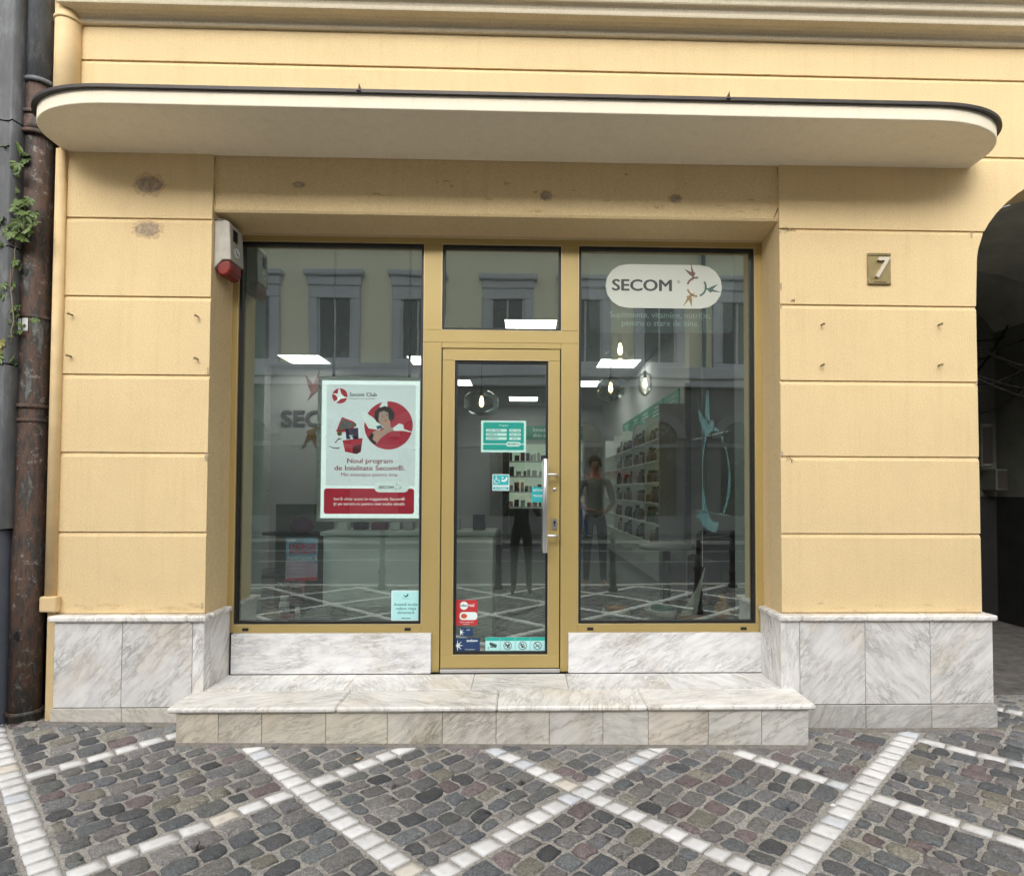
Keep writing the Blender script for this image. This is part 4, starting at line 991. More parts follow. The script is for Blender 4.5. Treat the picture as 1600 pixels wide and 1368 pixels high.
def secom_logo(parent, x, z, s_, y, mats, mid):
    """the word and, to its right, a ring of three birds; s_ = letter height"""
    text('logo_lettering', [('SECOM', x, z - s_ / 2, s_ / .70, 'LEFT', .03, 1.17)], mats[0], parent, y)
    cx, cz, r_ = x + s_ * 6.9, z + s_ * .1, s_ * .72
    def ring(a0, a1, k0=1.0, k1=1.12):
        return pt_circle(cx, cz, r_ * k1, 12, a0, a1) + pt_circle(cx, cz, r_ * k0, 12, a0, a1)[::-1]
    prints('logo_bird_red', [ring(70, 150), swallow(cx - r_ * .55, cz + r_ * 1.45, r_ * .95, .15, 1)], y, mats[1], parent)
    prints('logo_bird_green', [ring(-60, 20), swallow(cx + r_ * 1.5, cz - r_ * .3, r_ * .95, -1.9, 1)], y, mats[2], parent)
    prints('logo_bird_ochre', [ring(190, 270), swallow(cx - r_ * .9, cz - r_ * 1.0, r_ * .95, 2.6, 1)], y, mats[3], parent)
x_, z_ = pz(560, 997)
secom_logo(po, x_, z_, 24 * pw / 905, yb - .0022, [MATS['print_charcoal'], SGR, SGG, SGO], None)

# ---- stickers and signs on the glass
INY = FY + .0375        # just behind the pane
OUT = FY + .0305        # just in front of the pane
TEAL = plain('sticker_teal', (.0, .30, .24), .5, var=.03); PALE = plain('sticker_pale', (.45, .72, .64), .5, var=.02)
CY = plain('sticker_cyan', (.03, .42, .44), .5, var=.03); CYW = plain('sticker_ice', (.46, .82, .82), .5, var=.02); STW = plain('sticker_white', (.75, .85, .84), .5)
INK = plain('sticker_ink', (.03, .10, .10), .5)
def panel_thing(name, lb, cat, x0, x1, z0, z1, y, mat, r_=.004):
    m_ = MB(); m_.prism(rrect(x0, x1, z0, z1, r_, 4), .001, facing(y)); return tag(m_.build(name, mat), lb, cat)
dY = FY + .0292         # door glass front is at FY+.030
o = panel_thing('opening_hours_sign', 'green opening hours sign reading Program on the door glass', 'sign', -.291, .030, 1.822, 2.048, dY, PALE)
prints('green_field', [rrect(-.275, .014, 1.884, 2.035, .008), rrect(-.275, .014, 1.838, 1.877, .006)], dY - .0012, TEAL, o)
prints('text_bars', [rrect(-.256, -.108, z, z + .02, .005) for z in (1.968, 1.939, 1.910)] + [rrect(-.09, -.008, z, z + .02, .005) for z in (1.968, 1.939, 1.910)] + [rrect(-.112, -.008, 1.863, 1.897, .016)], dY - .002, PALE, o)
text('title_lettering', [('Program', -.13, 2.008, .019, 'CENTER', .005)], PALE, o, dY - .0022)
text('hours_lettering', [('LUNI - VINERI', -.246, 1.973, .0145, 'LEFT', .015, 1.1), ('SÂMBĂTĂ', -.246, 1.944, .0145, 'LEFT', .015, 1.1), ('DUMINICĂ', -.246, 1.915, .0145, 'LEFT', .015, 1.1),
      ('09:00 - 20:00', -.049, 1.973, .0125, 'CENTER', .015), ('10:00 - 18:00', -.049, 1.944, .0125, 'CENTER', .015), ('ÎNCHIS', -.049, 1.915, .0125, 'CENTER', .015)], INK, o, dY - .003)
text('logo_lettering', [('SECOM', -.104, 1.875, .018, 'LEFT', .035, 1.1)], INK, o, dY - .003); prints('logo_bird', [swallow(-.028, 1.884, .016, .3), swallow(-.02, 1.874, .013, 2)], dY - .003, INK, o)
o = panel_thing('access_sticker', 'square cyan accessibility sticker with wheelchair symbol on door glass', 'sticker', -.208, -.088, 1.548, 1.665, dY, STW)
prints('cyan_field', [rrect(-.203, -.093, 1.588, 1.660, .003), rrect(-.203, -.093, 1.554, 1.575, .002)], dY - .0012, CY, o)
cx = -.178
prints('symbols', [pt_circle(cx - .003, 1.648, .005, 12), [(cx - .006, 1.642), (cx + .001, 1.642), (cx + .001, 1.622), (cx + .014, 1.622), (cx + .019, 1.606), (cx + .023, 1.606), (cx + .018, 1.628), (cx + .002, 1.628), (cx - .006, 1.628)],
       pt_circle(cx, 1.614, .017, 18, 100, 330) + pt_circle(cx, 1.614, .013, 18, 100, 330)[::-1],
       [(-.145, 1.616), (-.125, 1.610), (-.106, 1.620), (-.100, 1.640), (-.108, 1.648), (-.112, 1.636), (-.128, 1.622), (-.14, 1.63)], pt_circle(-.135, 1.641, .006, 12), rrect(-.195, -.165, 1.577, 1.586, .004)], dY - .002, STW, o)
text('lettering', [('ACCESIBIL', -.148, 1.559, .016, 'CENTER', .02, 1.2)], STW, o, dY - .002)
o = panel_thing('entrance_sticker', 'cyan INTRARE sticker beside the steel pull bar', 'sticker', .073, .160, 1.467, 1.575, dY, CY)
text('lettering', [('INTRARE', .081, 1.545, .021, 'LEFT', .02, 1.0), ('"TRAGE"', .079, 1.505, .021, 'LEFT', .015, 1.0)], STW, o, dY - .002)
wY = FY + .0312
o = panel_thing('food_waste_sticker', 'pale cyan square sticker at lower right of left window', 'sticker', -.916, -.709, .626, .842, wY, CYW, .008)
prints('white_border', [[(-.912, .832), (-.713, .832), (-.713, .838), (-.912, .838)], [(-.912, .630), (-.713, .630), (-.713, .634), (-.912, .634)], [(-.912, .634), (-.908, .634), (-.908, .832), (-.912, .832)], [(-.717, .634), (-.713, .634), (-.713, .832), (-.717, .832)]], wY - .0011, STW, o)
prints('logo_crescent', [pt_circle(-.8125, .812, .0165, 16, 180, 380) + pt_circle(-.816, .817, .0125, 12, 190, 370)[::-1]], wY - .0015, INK, o)
text('lettering', [('Această locație', -.8125, .735, .0275, 'CENTER', .012, .98), ('reduce risipa', -.8125, .7065, .0275, 'CENTER', .012), ('alimentară', -.8125, .678, .0275, 'CENTER', .012)], plain('ink_teal', (.05, .22, .22), .5), o, wY - .0015)
text('caption_lettering', [('BONAPP.ECO', -.8125, .782, .009, 'CENTER', .0)], plain('ink_grey', (.15, .3, .3), .5), o, wY - .0015)
text('store_lettering', [('TREI GRAM', -.8125, .643, .0105, 'CENTER', .05, 1.2)], GASKET, o, wY - .0015)
# red card sticker
RDS = plain('sticker_red', (.50, .035, .04), .5); BLS = plain('sticker_blue', (.015, .045, .13), .5, var=.15)
o = panel_thing('card_sticker', 'red edenred payment card sticker low on the door glass', 'sticker', -.462, -.308, .596, .774, dY, RDS)
for n_, pl in (('white_shapes', [pt_circle(-.404, .735, .029, 24), rrect(-.434, -.309, .634, .690, .022)]),): prints(n_, pl, dY - .0012, STW, o)
iy = dY - .0015
o.location = (0, 0.0, 0)
text('white_lettering', [('red', -.374, .728, .031, 'LEFT', .02), ('Tichet acceptat aici', -.385, .615, .0125, 'CENTER', .01), ('edenred.ro', -.385, .601, .0105, 'CENTER', .01)], STW, o, iy)
text('dark_lettering', [('eden', -.432, .728, .028, 'LEFT', .015)], GASKET, o, iy - .0007); prints('card_picture', [blob(-.403, .662, .022, .017, 20, .05)], iy - .0007, plain('sticker_orange', (.55, .10, .03), .5), o)
# blue ones
def star_poly(cx, cz, R1, R2, n=8): return [(cx + (R1 if i % 2 == 0 else R2) * math.cos(math.pi * i / n), cz + (R1 if i % 2 == 0 else R2) * math.sin(math.pi * i / n)) for i in range(2 * n)]
o = panel_thing('voucher_sticker', 'small blue voucher sticker with white star above the sodexo one', 'sticker', -.432, -.340, .520, .580, dY, BLS)
prints('white_star', [[p for p in star_poly(-.426, .548, .03, .009) if p[0] > -.432]], iy, STW, o); text('lettering', [('pass', -.372, .562, .013, 'CENTER', .02)], STW, o, iy)
o = panel_thing('voucher_sticker', 'larger blue sodexo voucher sticker in bottom left corner of door', 'sticker', -.461, -.290, .417, .506, dY, BLS)
prints('white_star', [[p for p in star_poly(-.447, .455, .042, .012) if p[0] > -.461]], iy, STW, o); text('lettering', [('sodexo', -.345, .482, .026, 'CENTER', .03, 1.0), ('www.sodexo.ro', -.36, .425, .011, 'CENTER', .01)], STW, o, iy)
# four pictogram stickers
def pict(i, lb, nm):
    x0 = -.251 + i * .1058; x1 = x0 + .1035
    o = panel_thing(nm, lb, 'sticker', x0, x1, .417, .512, dY, CYW, .001)
    o['group'] = 'pictogram stickers along the bottom of the door'
    prints('green_header', [[(x0 + .001, .488), (x1 - .001, .488), (x1 - .001, .511), (x0 + .001, .511)]], dY - .0012, plain('sticker_green', (.02, .42, .34), .5), o)
    return o, (x0 + x1) / 2, .453
PK = plain('pictogram_dark', (.05, .10, .08), .5); PR_ = plain('pictogram_red', (.14, .04, .05), .5)
o, cx, cz = pict(0, 'video camera pictogram sticker, leftmost of four on the door', 'camera_sticker')
prints('camera_symbol', [[(cx - .025, cz + .018), (cx - .015, cz + .024), (cx + .03, cz + .008), (cx + .026, cz - .012), (cx + .012, cz - .014), (cx - .018, cz + .002)], [(cx - .018, cz - .008), (cx + .0, cz - .006), (cx + .002, cz - .012), (cx - .018, cz - .014)], [(cx - .034, cz - .008), (cx - .029, cz - .008), (cx - .029, cz - .022), (cx - .034, cz - .022)]], dY - .0015, PK, o)
def no_ring(o, cx, cz):
    prints('ring', [pt_circle(cx, cz, .029, 26, 0, 359.9) + pt_circle(cx, cz, .025, 26, 0, 359.9)[::-1]], dY - .0015, PR_, o)
def bar(o, cx, cz): prints('bar', [[(cx - .019, cz + .015), (cx - .016, cz + .019), (cx + .019, cz - .015), (cx + .016, cz - .019)]], dY - .002, PR_, o)
o, cx, cz = pict(1, 'no eating pictogram sticker, second of four on the door', 'food_ban_sticker'); no_ring(o, cx, cz); bar(o, cx, cz)
prints('food_symbol', [[(cx - .004, cz - .018), (cx + .004, cz - .018), (cx + .006, cz - .002), (cx - .006, cz - .002)], pt_circle(cx + .010, cz + .006, .008, 12), pt_circle(cx - .012, cz + .002, .006, 12)], dY - .0017, PK, o)
o, cx, cz = pict(2, 'no dogs paw pictogram sticker, third of four on the door', 'pet_ban_sticker'); no_ring(o, cx, cz)
prints('paw_symbol', [blob(cx, cz - .007, .010, .008, 12, .05)] + [pt_circle(cx + a, cz + b, .004, 10) for a, b in ((-.012, .003), (-.005, .010), (.005, .010), (.012, .003))], dY - .0017, PK, o); bar(o, cx, cz)
o, cx, cz = pict(3, 'no smoking pictogram sticker, rightmost of four on the door', 'smoking_ban_sticker'); no_ring(o, cx, cz); bar(o, cx, cz)
prints('cigarette_symbol', [[(cx - .018, cz - .012), (cx + .016, cz + .002), (cx + .014, cz + .006), (cx - .02, cz - .008)]], dY - .0017, PK, o)

# SECOM lozenge in the right window
LOZ = plain('lozenge_white', (.62, .66, .58), .5, var=.02, emit=0)
LOZ.node_tree.nodes['Principled BSDF'].inputs['Coat Weight'].default_value = 1.0
LOZ.node_tree.nodes['Principled BSDF'].inputs['Coat IOR'].default_value = 2.1
LOZ.node_tree.nodes['Principled BSDF'].inputs['Coat Roughness'].default_value = 0.0
INY0, INY = INY, FY + .0298
o = panel_thing('shop_logo_sign', 'large white pill shaped SECOM sign in upper right window', 'sign', .599, 1.448, 2.871, 3.190, FY + .0312, LOZ, .158)
o2 = panel_thing('shop_slogan_film', 'faint grey film with slogan text below the SECOM pill', 'sign', .483, 1.532, 2.694, 3.285, INY0 + .006, plain('film_grey', (.18, .20, .19), .5), .06)
lg = [plain('logo_grey', (.05, .055, .055), .5), plain('logo_brown', (.16, .09, .08), .5), plain('logo_green', (.08, .14, .12), .5), plain('logo_ochre', (.30, .20, .09), .5)]
text('logo_lettering', [('SECOM', .644, 2.998, .116, 'LEFT', .035, 1.17), ('®', 1.12, 3.055, .03, 'LEFT', 0)], lg[0], o, INY)
cx, cz, r_ = 1.262, 3.03, .062
def ringp(a0, a1): return pt_circle(cx, cz, r_ * 1.2, 14, a0, a1) + pt_circle(cx, cz, r_ * .98, 14, a0, a1)[::-1]
prints('logo_bird_brown', [ringp(80, 165), swallow(cx - .035, cz + .095, .105, .25)], INY, lg[1], o)
prints('logo_bird_green', [ringp(-70, 35), swallow(cx + .105, cz - .015, .105, -1.7)], INY, lg[2], o)
prints('logo_bird_ochre', [ringp(195, 275), swallow(cx - .05, cz - .085, .105, 2.6)], INY, lg[3], o)
text('slogan_lettering', [('Suplimente, vitamine, nutriție,', 1.0, 2.805, .062, 'CENTER', .008, .99), ('pentru o stare de bine.', 1.0, 2.745, .062, 'CENTER', .008, .99)], plain('slogan_pale', (.75, .85, .80), .5), o2, INY0 + .003)
INY = INY0
# swallow decal
SW = plain('swallow_blue', (.42, .72, .78), .5, var=.04)
def dz(zx, zy):    # drawing units (445 x 1368 sheet) to metres on the pane
    return (1.245 + (zx - 85) * (.262 / 200), 2.29 - (zy - 40) * (1.038 / 750))
def crescent(c, w0):
    L_ = []; R_ = []
    n = len(c)
    for i, (x, z) in enumerate(c):
        a = c[max(0, i - 1)]; b = c[min(n - 1, i + 1)]; d = Vector((b[0] - a[0], b[1] - a[1])).normalized(); k = w0 * math.sin(math.pi * (i + .05) / (n - .9)); L_.append((x - d.y * k, z + d.x * k)); R_.append((x + d.y * k, z - d.x * k))
    return L_ + R_[::-1]
D_ = lambda l: [dz(*p) for p in l]
pl = [D_([(108, 145), (125, 175), (165, 225), (180, 205), (190, 200), (198, 240), (215, 250), (225, 268), (205, 258), (180, 262), (155, 285), (143, 330), (130, 425), (128, 400), (136, 330), (147, 285), (125, 240), (110, 190)]),
      D_([(160, 40), (165, 90), (172, 210), (150, 200), (146, 165), (152, 80)]), D_([(233, 280), (238, 292), (249, 280), (245, 300), (249, 320), (240, 308), (233, 320), (236, 300)]),
      D_([(126, 520), (135, 570), (150, 640), (160, 680), (172, 720), (195, 735), (220, 730), (215, 765), (205, 787), (180, 785), (150, 770), (125, 745), (110, 715), (85, 705), (105, 700), (115, 675), (125, 680), (128, 600)]),
      D_([(252, 330), (265, 360), (278, 420), (285, 500), (282, 580), (265, 650), (235, 718), (235, 700), (255, 640), (270, 560), (273, 480), (268, 400)])]
o = prints('bird_decal', pl, INY, SW, None, .0006); tag(o, 'pale blue bird decals curving down the right window pane', 'decal')
prints('decal_line', [D_([(75, 304), (280, 254), (280, 260), (75, 310)]), D_([(75, 668), (285, 700), (285, 706), (75, 674)])], INY, plain('decal_line_white', (.7, .78, .75), .5), o)
# hanging white wires
o = MB().box(1.372, 1.376, .58, .584, .98, 3.4).build('hanging_wire', WHITE); tag(o, 'thin white vertical wire hanging behind the bird decals', 'wire')
# right window furniture
TW = plain('table_white', (.42, .42, .42), .4)
tb = thing('round_table', 'round white pedestal table behind the right window', 'table', (1.56, 2.5, .28))
MB().lathe([(.0, .655), (.29, .655), (.30, .67), (.30, .69), (.285, .70), (0, .70)], (0, 0, 0), 40).build('tabletop', TW, tb); MB().tube([(0, 0, .01), (0, 0, .654)], .04, 14).build('leg', DK, tb); MB().lathe([(.0, 0), (.25, 0), (.24, .012), (.0, .02)], (0, 0, 0), 30).build('foot', STEEL, tb)
ac = thing('armchair', 'dark plum upholstered armchair behind the round table', 'armchair', (2.3, 2.1, .28)); PLM = plain('plum_cloth', (.055, .03, .045), .85)
bevel(MB().box(-.40, .40, -.4, .4, .12, .42).build('seat', PLM, ac), .06, 3); bevel(MB().box(-.42, .42, .28, .46, .12, .85).build('backrest', PLM, ac), .06, 3)
for x in (-.46, .46): bevel(MB().box(x - .07, x + .07, -.4, .4, .12, .60).build('armrest', PLM, ac), .05, 3)
for x in (-.35, .35):
    for y in (-.33, .33): MB().tube([(x, y, 0), (x, y, .12)], .02, 8).build('leg', DK, ac)
def stool(x, mat, lb, r_=.15):
    s_ = thing('stool', lb, 'stool', (x, .62, .28), 0, 'low round stools along the right window')
    MB().lathe([(0, .325), (r_, .325), (r_ * 1.05, .34), (r_ * 1.05, .36), (r_ * .97, .375), (0, .378)], (0, 0, 0), 30).build('seat', plain('stool_white', (.65, .68, .62), .5), s_)
    MB().lathe([(0, .3782), (r_ * .9, .3785), (r_ * .88, .39), (0, .392)], (0, 0, 0), 30).build('cushion', mat, s_)
    for k in range(3): a = 2.1 * k; MB().tube([(r_ * .6 * math.cos(a), r_ * .6 * math.sin(a), 0), (r_ * .4 * math.cos(a), r_ * .4 * math.sin(a), .325)], .012, 8).build('leg', TW, s_)
stool(.72, plain('cushion_orange', (.42, .16, .05), .7), 'low white stool with an orange cushion behind right window', .1); stool(1.08, plain('cushion_green', (.06, .28, .2), .7), 'low white stool with a green cushion behind right window', .1)
sa = MB(); sa.prism([(-.10, 0), (.03, 0), (.095, .36), (.03, .2)], .008, lambda a, b, c: (a, c, b)); o = sa.build('sail_ornament', plain('sail_paper', (.55, .56, .5), .6), None, (1.28, .52, .62)); tag(o, 'pointed white paper sail ornament in lower right window', 'ornament')
MB().box(-.12, .08, -.03, .03, -.03, 0, .004).build('base', plain('ornament_wood', (.35, .2, .08), .6), o)
o = MB().box(1.1, 1.62, .43, .62, .55, .589, .003).build('window_shelf', TW); tag(o, 'narrow pale shelf board at bottom of the right window', 'shelf')
WD = plain('toy_wood', (.45, .25, .09), .5, var=.2, nscale=12)
ty = thing('wooden_figure', 'rounded light wooden figure in lower right window corner', 'ornament', (1.50, .52, .5895))
bd = MB(); bd.lathe([(0, 0), (.045, .005), (.06, .05), (.05, .11), (.025, .14)], (0, 0, 0), 18); bd.build('body', WD, ty)
MB().ball((0, 0, .165), .03).build('head', WD, ty); MB().tube([(.03, -.02, .1), (.09, -.03, .07), (.1, -.03, .0)], .012, 8).build('arm', WD, ty)

# ------------------------------------------------------------------ things on the facade
# house number
nb = thing('house_number', 'small brass plate with raised number 7 on right pier', 'house number', (2.406, 0, 3.054))
BR = plain('brass_plate', (.30, .235, .105), .45, .35, var=.12, nscale=20)
MB().box(-.079, .079, -.012, -.001, -.107, .107, .003).build('plate', BR, nb)
for za, zb in ((.087, .105), (-.105, -.085)): MB().box(-.077, .077, -.018, -.0125, za, zb, .002).build('caption_strip', BR, nb)
text('caption_lettering', [('STR. MUREȘENILOR', 0, .0915, .014, 'CENTER', .0, .93), ('IMPERIAL', 0, -.100, .017, 'CENTER', .01, 1.25)], plain('engraved_dark', (.04, .025, .012), .6), nb, -.0185)
t7 = text('digit', [('7', -.006, -.062, .195, 'CENTER', .02, .85, .25)], plain('digit_pale_metal', (.75, .68, .55), .25, .5), nb, -.022, .018)
# screws of removed signs
for x, z, lb in ((-2.929, 2.679, 'upper left'), (-2.12, 2.676, 'upper right'), (-2.93, 2.407, 'lower left'), (-2.12, 2.398, 'lower right')):
    o = thing('sign_bolt', lb + ' bolt of four left in the left pier', 'bolt', (x, 0, z), 0, 'bolts in the left pier')
    m_ = MB(); m_.tube([(0, .0, 0), (0, -.035, 0)], .0055, 8); m_.build('shank', RUST, o); MB().tube([(0, -.03, 0), (0, -.04, 0)], .009, 6).build('nut', BR, o)
for x, z, lb in ((2.01, 2.669, 'upper left'), (2.813, 2.678, 'upper right'), (2.007, 2.396, 'lower left'), (2.81, 2.404, 'lower right')):
    o = thing('sign_bolt', lb + ' bolt of four left in the right pier', 'bolt', (x, 0, z), 0, 'bolts in the right pier')
    m_ = MB(); m_.tube([(0, .0, 0), (0, -.035, 0)], .0055, 8); m_.build('shank', RUST, o); MB().tube([(0, -.03, 0), (0, -.04, 0)], .009, 6).build('nut', BR, o)
# alarm siren on the left reveal, its face turned to the opening
al = thing('alarm_siren', 'dirty white alarm siren box with red lamp on left reveal', 'alarm', (-2.044, .03, 3.02))
ALW = plain('siren_housing', (.46, .43, .37), .55, var=.15, nscale=14)
pr = [(0, -.02), (0, .31), (.085, .315), (.1, .30), (.103, .035), (.06, .035), (.03, -.0)]
mb = MB(); mb.prism([(0, .06), (0, .31), (.08, .315), (.1, .298), (.112, .05), (.055, .05), (.012, .0), (0, -.01)], .19, lambda a, b, c: (a, c, b)); bevel(mb.build('housing', ALW, al), .006, 2)
lm = [(.012, .0), (.055, .048), (.108, .048), (.104, -.005), (.085, -.04), (.05, -.045), (.015, -.03)]
mb = MB(); mb.prism([(.0165, .018), (.032, .046), (.06, .0495), (.104, .049), (.104, -.01), (.09, -.04), (.06, -.055), (.03, -.045), (.015, -.015)], .165, lambda a, b, c: (a, .01 + c, b - .0))
bevel(mb.build('red_lamp', plain('siren_red', (.22, .014, .006), .25, var=.1), al), .012, 3)
MB().box(-.0, .06, .0, .18, .3155, .322).build('dirt_line', DIRT, al)
mb = MB()
for k in range(9): mb.box(.107 - .002, .1095, .04, .10, .19 + k * .009, .195 + k * .009)
mb.build('grille', GASKET, al)
mb = MB(); mb.prism([(.09 + .038 * math.cos(R(a)), .125 + .03 * math.sin(R(a))) for a in range(0, 360, 18)], .0025, lambda a, b, c: (.1095 + c, a, b)); lgp = mb.build('logo_plate', WHITE, al)
mb = MB(); mb.prism([(.062, .135), (.07, .138), (.085, .122), (.10, .118), (.112, .112), (.118, .118), (.108, .108), (.088, .112), (.075, .124)], .002, lambda a, b, c: (.1125 + c, a, b)); mb.build('logo_mark', GASKET, lgp)

# yellow painted pipe and its box at the left edge
yp = thing('yellow_pipe', 'yellow painted downpipe running down the building corner above canopy', 'downpipe', (-2.982, -.02, 0))
MB().tube([(0, 0, 3.866), (0, 0, 4.9)], .074, 24).build('pipe', YELP, yp); MB().lathe([(.074, 0), (.082, .003), (.082, .02), (.074, .023)], (0, 0, 4.59), 24).build('collar', YELP, yp)
y2 = thing('yellow_pipe', 'thin yellow painted pipe below the canopy ending in a bracket', 'downpipe', (-3.012, -.012, 0))
MB().tube([(0, 0, .80), (.0, 0, 3.756)], .032, 16).build('pipe', YELP, y2); bevel(MB().box(-.045, .06, -.04, .012, .765, .865).build('bracket', YELP, y2), .012, 3)
# rusty downpipe between the buildings
dp = thing('rusty_downpipe', 'rusty brown cast iron downpipe between grey and yellow walls', 'downpipe', (-3.165, .0, 0))
MB().tube([(.0, 0, .07), (0, 0, 1.0), (0.002, 0, 2.2), (-.004, 0, 3.0), (-.004, 0, 4.19)], [.085, .088, .083, .084, .083], 28).build('pipe', RUST, dp)
for z, r_ in ((.135, .098), (1.985, .094), (2.075, .098), (2.65, .089), (3.84, .112), (3.97, .105)):
    MB().lathe([(.083, -.006), (r_ - .003, -.012), (r_, -.006), (r_, .006), (r_ - .003, .012), (.083, .008)], (-.002, 0, z), 28).build('collar', RUST, dp)
MB().tube([(-.004, 0, 4.19), (-.004, 0, 6.2)], .087, 28).build('zinc_pipe', ZINC, dp)
MB().lathe([(.085, -.02), (.10, -.018), (.102, .0), (.09, .014), (.085, .012)], (-.004, 0, 4.19), 28).build('collar', ZINC, dp)
MB().lathe([(.083, .0), (.102, .03), (.102, .045), (.09, .12), (.083, .13)], (-.004, 0, 3.845), 28).build('hopper', RUST, dp)
o = MB().prism(blob(-3.155, .62, .018, .028, 9, .45), .002, facing(-.0865)).build('rust_hole', GASKET, dp); o.parent = dp; o.matrix_parent_inverse = Matrix.Translation((3.165, 0, 0)) ; o.matrix_parent_inverse = dp.matrix_world.inverted() if False else Matrix.Translation((3.165, 0, 0))
st_ = thing('torn_sticker', 'torn white paper sticker pair on the rusty pipe', 'sticker', (-3.185, -.0865, 2.59))
for x in (-.03, .012): MB().box(x - .004, x + .032, -.0015, 0, -.04, .045 - abs(x) * .2).build('paper_piece', WHITE, st_)
m_ = MB()
for x in (-.018, .026):
    m_.prism(pt_circle(x, -.008, .011, 14, 0, 359) + pt_circle(x, -.008, .008, 14, 0, 359)[::-1], .0008, facing(-.0016)); m_.prism([(x - .004, .0), (x + .004, .0), (x + .002, -.02), (x - .002, -.02)], .0008, facing(-.0016))
m_.build('printed_mark', GASKET, st_)

# neighbour's grey wall
ng = thing('grey_building', 'weathered grey neighbouring building with fluted pilaster at left edge', 'building', (0, 0, 0))
mb = MB()
ribs = []
x = -6.0
for (z0, z1) in ((1.30, 2.32), (2.33, 3.06), (3.07, 3.86), (3.87, 6.5)):
    prof_ = []
    for i in range(90):
        xx = -6.0 + 2.79 * i / 89; prof_.append((xx, -.16 + .014 * math.sin(xx * 42)))
    prof_ += [(-3.20, -.10), (-3.205, .0), (-3.215, .35)]
    V = [(a, b, z0) for a, b in prof_] + [(a, b, z1) for a, b in prof_]; n = len(prof_)
    mb.add(V, [(i, i + 1, n + i + 1, n + i) for i in range(n - 1)], smooth=True)
    mb.add([(-6, .3, z1), (-6, -.15, z1), (-3.21, -.15, z1), (-3.21, .3, z1)], [(0, 1, 2, 3)])
mb.build('wall', NEIGH, ng, recalc=False)
mb = MB(); mb.box(-6, -3.245, -.21, .3, 0.0, 1.295, .012); mb.build('plinth', plain('blue_grey_paint', (.17, .19, .23), .7, var=.1, bump=.2), ng)
MB().box(-6, -3.0, .22, 1.0, 0, 6.5).build('party_wall', plain('dark_recess', (.03, .028, .026), .9, var=.4), ng)  # near-black wall closing the gap between the two buildings
# debris between buildings
for i in range(14):
    m_ = MB(); m_.prism(blob(0, 0, rnd.uniform(.008, .022), rnd.uniform(.006, .014), 7, .35), rnd.uniform(.006, .014), lambda a, b, c: (a, b, c))
    x, y = rnd.uniform(-3.12, -2.98), rnd.uniform(-.12, -.04)
    o = m_.build('pebble', plain('pebble_grey', (.35, .33, .3), .9), None, (x, y, gz(x, y) - .004)); tag(o, 'loose pebble at the foot of the rusty downpipe', 'pebble', 'loose pebbles by the downpipe')

# ivy
LEAF = plain('ivy_leaf', (.10, .155, .035), .5, var=.45, nscale=11); LEAF2 = plain('ivy_leaf_yellow', (.22, .2, .04), .5, var=.2); STEM = plain('dry_vine', (.3, .25, .2), .8)
iv = thing('ivy', 'thin ivy vine with green leaves climbing beside the rusty pipe', 'plant', (-3.27, -.10, 0))
def leaf(mbx, c, s_, az, tilt):
    """one five-fingered leaf"""
    M = Matrix.Rotation(az, 3, 'Y') @ Matrix.Rotation(tilt, 3, 'X')
    for k in range(5):
        a = R(-90 + (k - 2) * 38); L_ = s_ * (1 - .12 * abs(k - 2))
        d = Vector((math.cos(a), 0, math.sin(a))); p = Vector((-d.z, 0, d.x))
        pts = [Vector((0, 0, 0)), d * L_ * .35 + p * L_ * .2, d * L_ * .7 + p * L_ * .17, d * L_ + Vector((0, -.12 * L_, 0)), d * L_ * .7 - p * L_ * .17, d * L_ * .35 - p * L_ * .2, d * L_ * .55 + Vector((0, -.1 * L_, 0))]
        P = [Vector(c) + M @ q_ for q_ in pts]
        mbx.add(P, [(0, 1, 6), (1, 2, 6), (2, 3, 6), (3, 4, 6), (4, 5, 6), (5, 0, 6)], smooth=False)
lf = MB(); ly = MB()
spots = [(.02, 3.64, 10, .09, .055), (.04, 3.50, 4, .05, .045), (.05, 3.40, 5, .05, .05), (.12, 3.30, 8, .07, .055), (.0, 3.20, 6, .05, .065), (-.03, 3.14, 6, .06, .065), (.12, 3.17, 7, .07, .075), (.17, 3.25, 6, .05, .06), (.05, 2.98, 3, .03, .05), (.03, 2.84, 3, .04, .05),
         (.03, 2.74, 6, .05, .055), (.06, 2.62, 8, .04, .03), (.06, 2.54, 8, .04, .03), (.22, 2.6, 3, .015, .03), (.04, 2.35, 6, .05, .055), (.06, 2.95, 3, .03, .03)]
for cx, cz, n_, sp_, sz in spots:
    for k in range(n_): leaf(lf, (cx + rnd.uniform(-sp_, sp_), rnd.uniform(-.07, .02) - (.03 if cx > .08 else 0), cz + rnd.uniform(-sp_, sp_)), sz * rnd.uniform(.8, 1.3), rnd.uniform(-1.1, 1.1), rnd.uniform(-.9, .5))
for k in range(4): leaf(ly, (.03 + rnd.uniform(-.04, .04), -.05, 2.45 + rnd.uniform(-.05, .05)), .06, rnd.uniform(-1, 1), rnd.uniform(-.5, .4))
lf.build('leaves', LEAF, iv); ly.build('yellow_leaves', LEAF2, iv)
vb = MB()
for k in range(5):
    p = Vector((rnd.uniform(.0, .07), -.03, 3.6 - k * .05)); pts = []
    while p.z > 2.3 + k * .12:
        pts.append(tuple(p)); p += Vector((rnd.uniform(-.014, .014), rnd.uniform(-.004, .004), -rnd.uniform(.03, .06))); p.x = min(.09, max(-.02, p.x))
    vb.tube(pts, .003, 5)
vb.build('stem', STEM, iv)

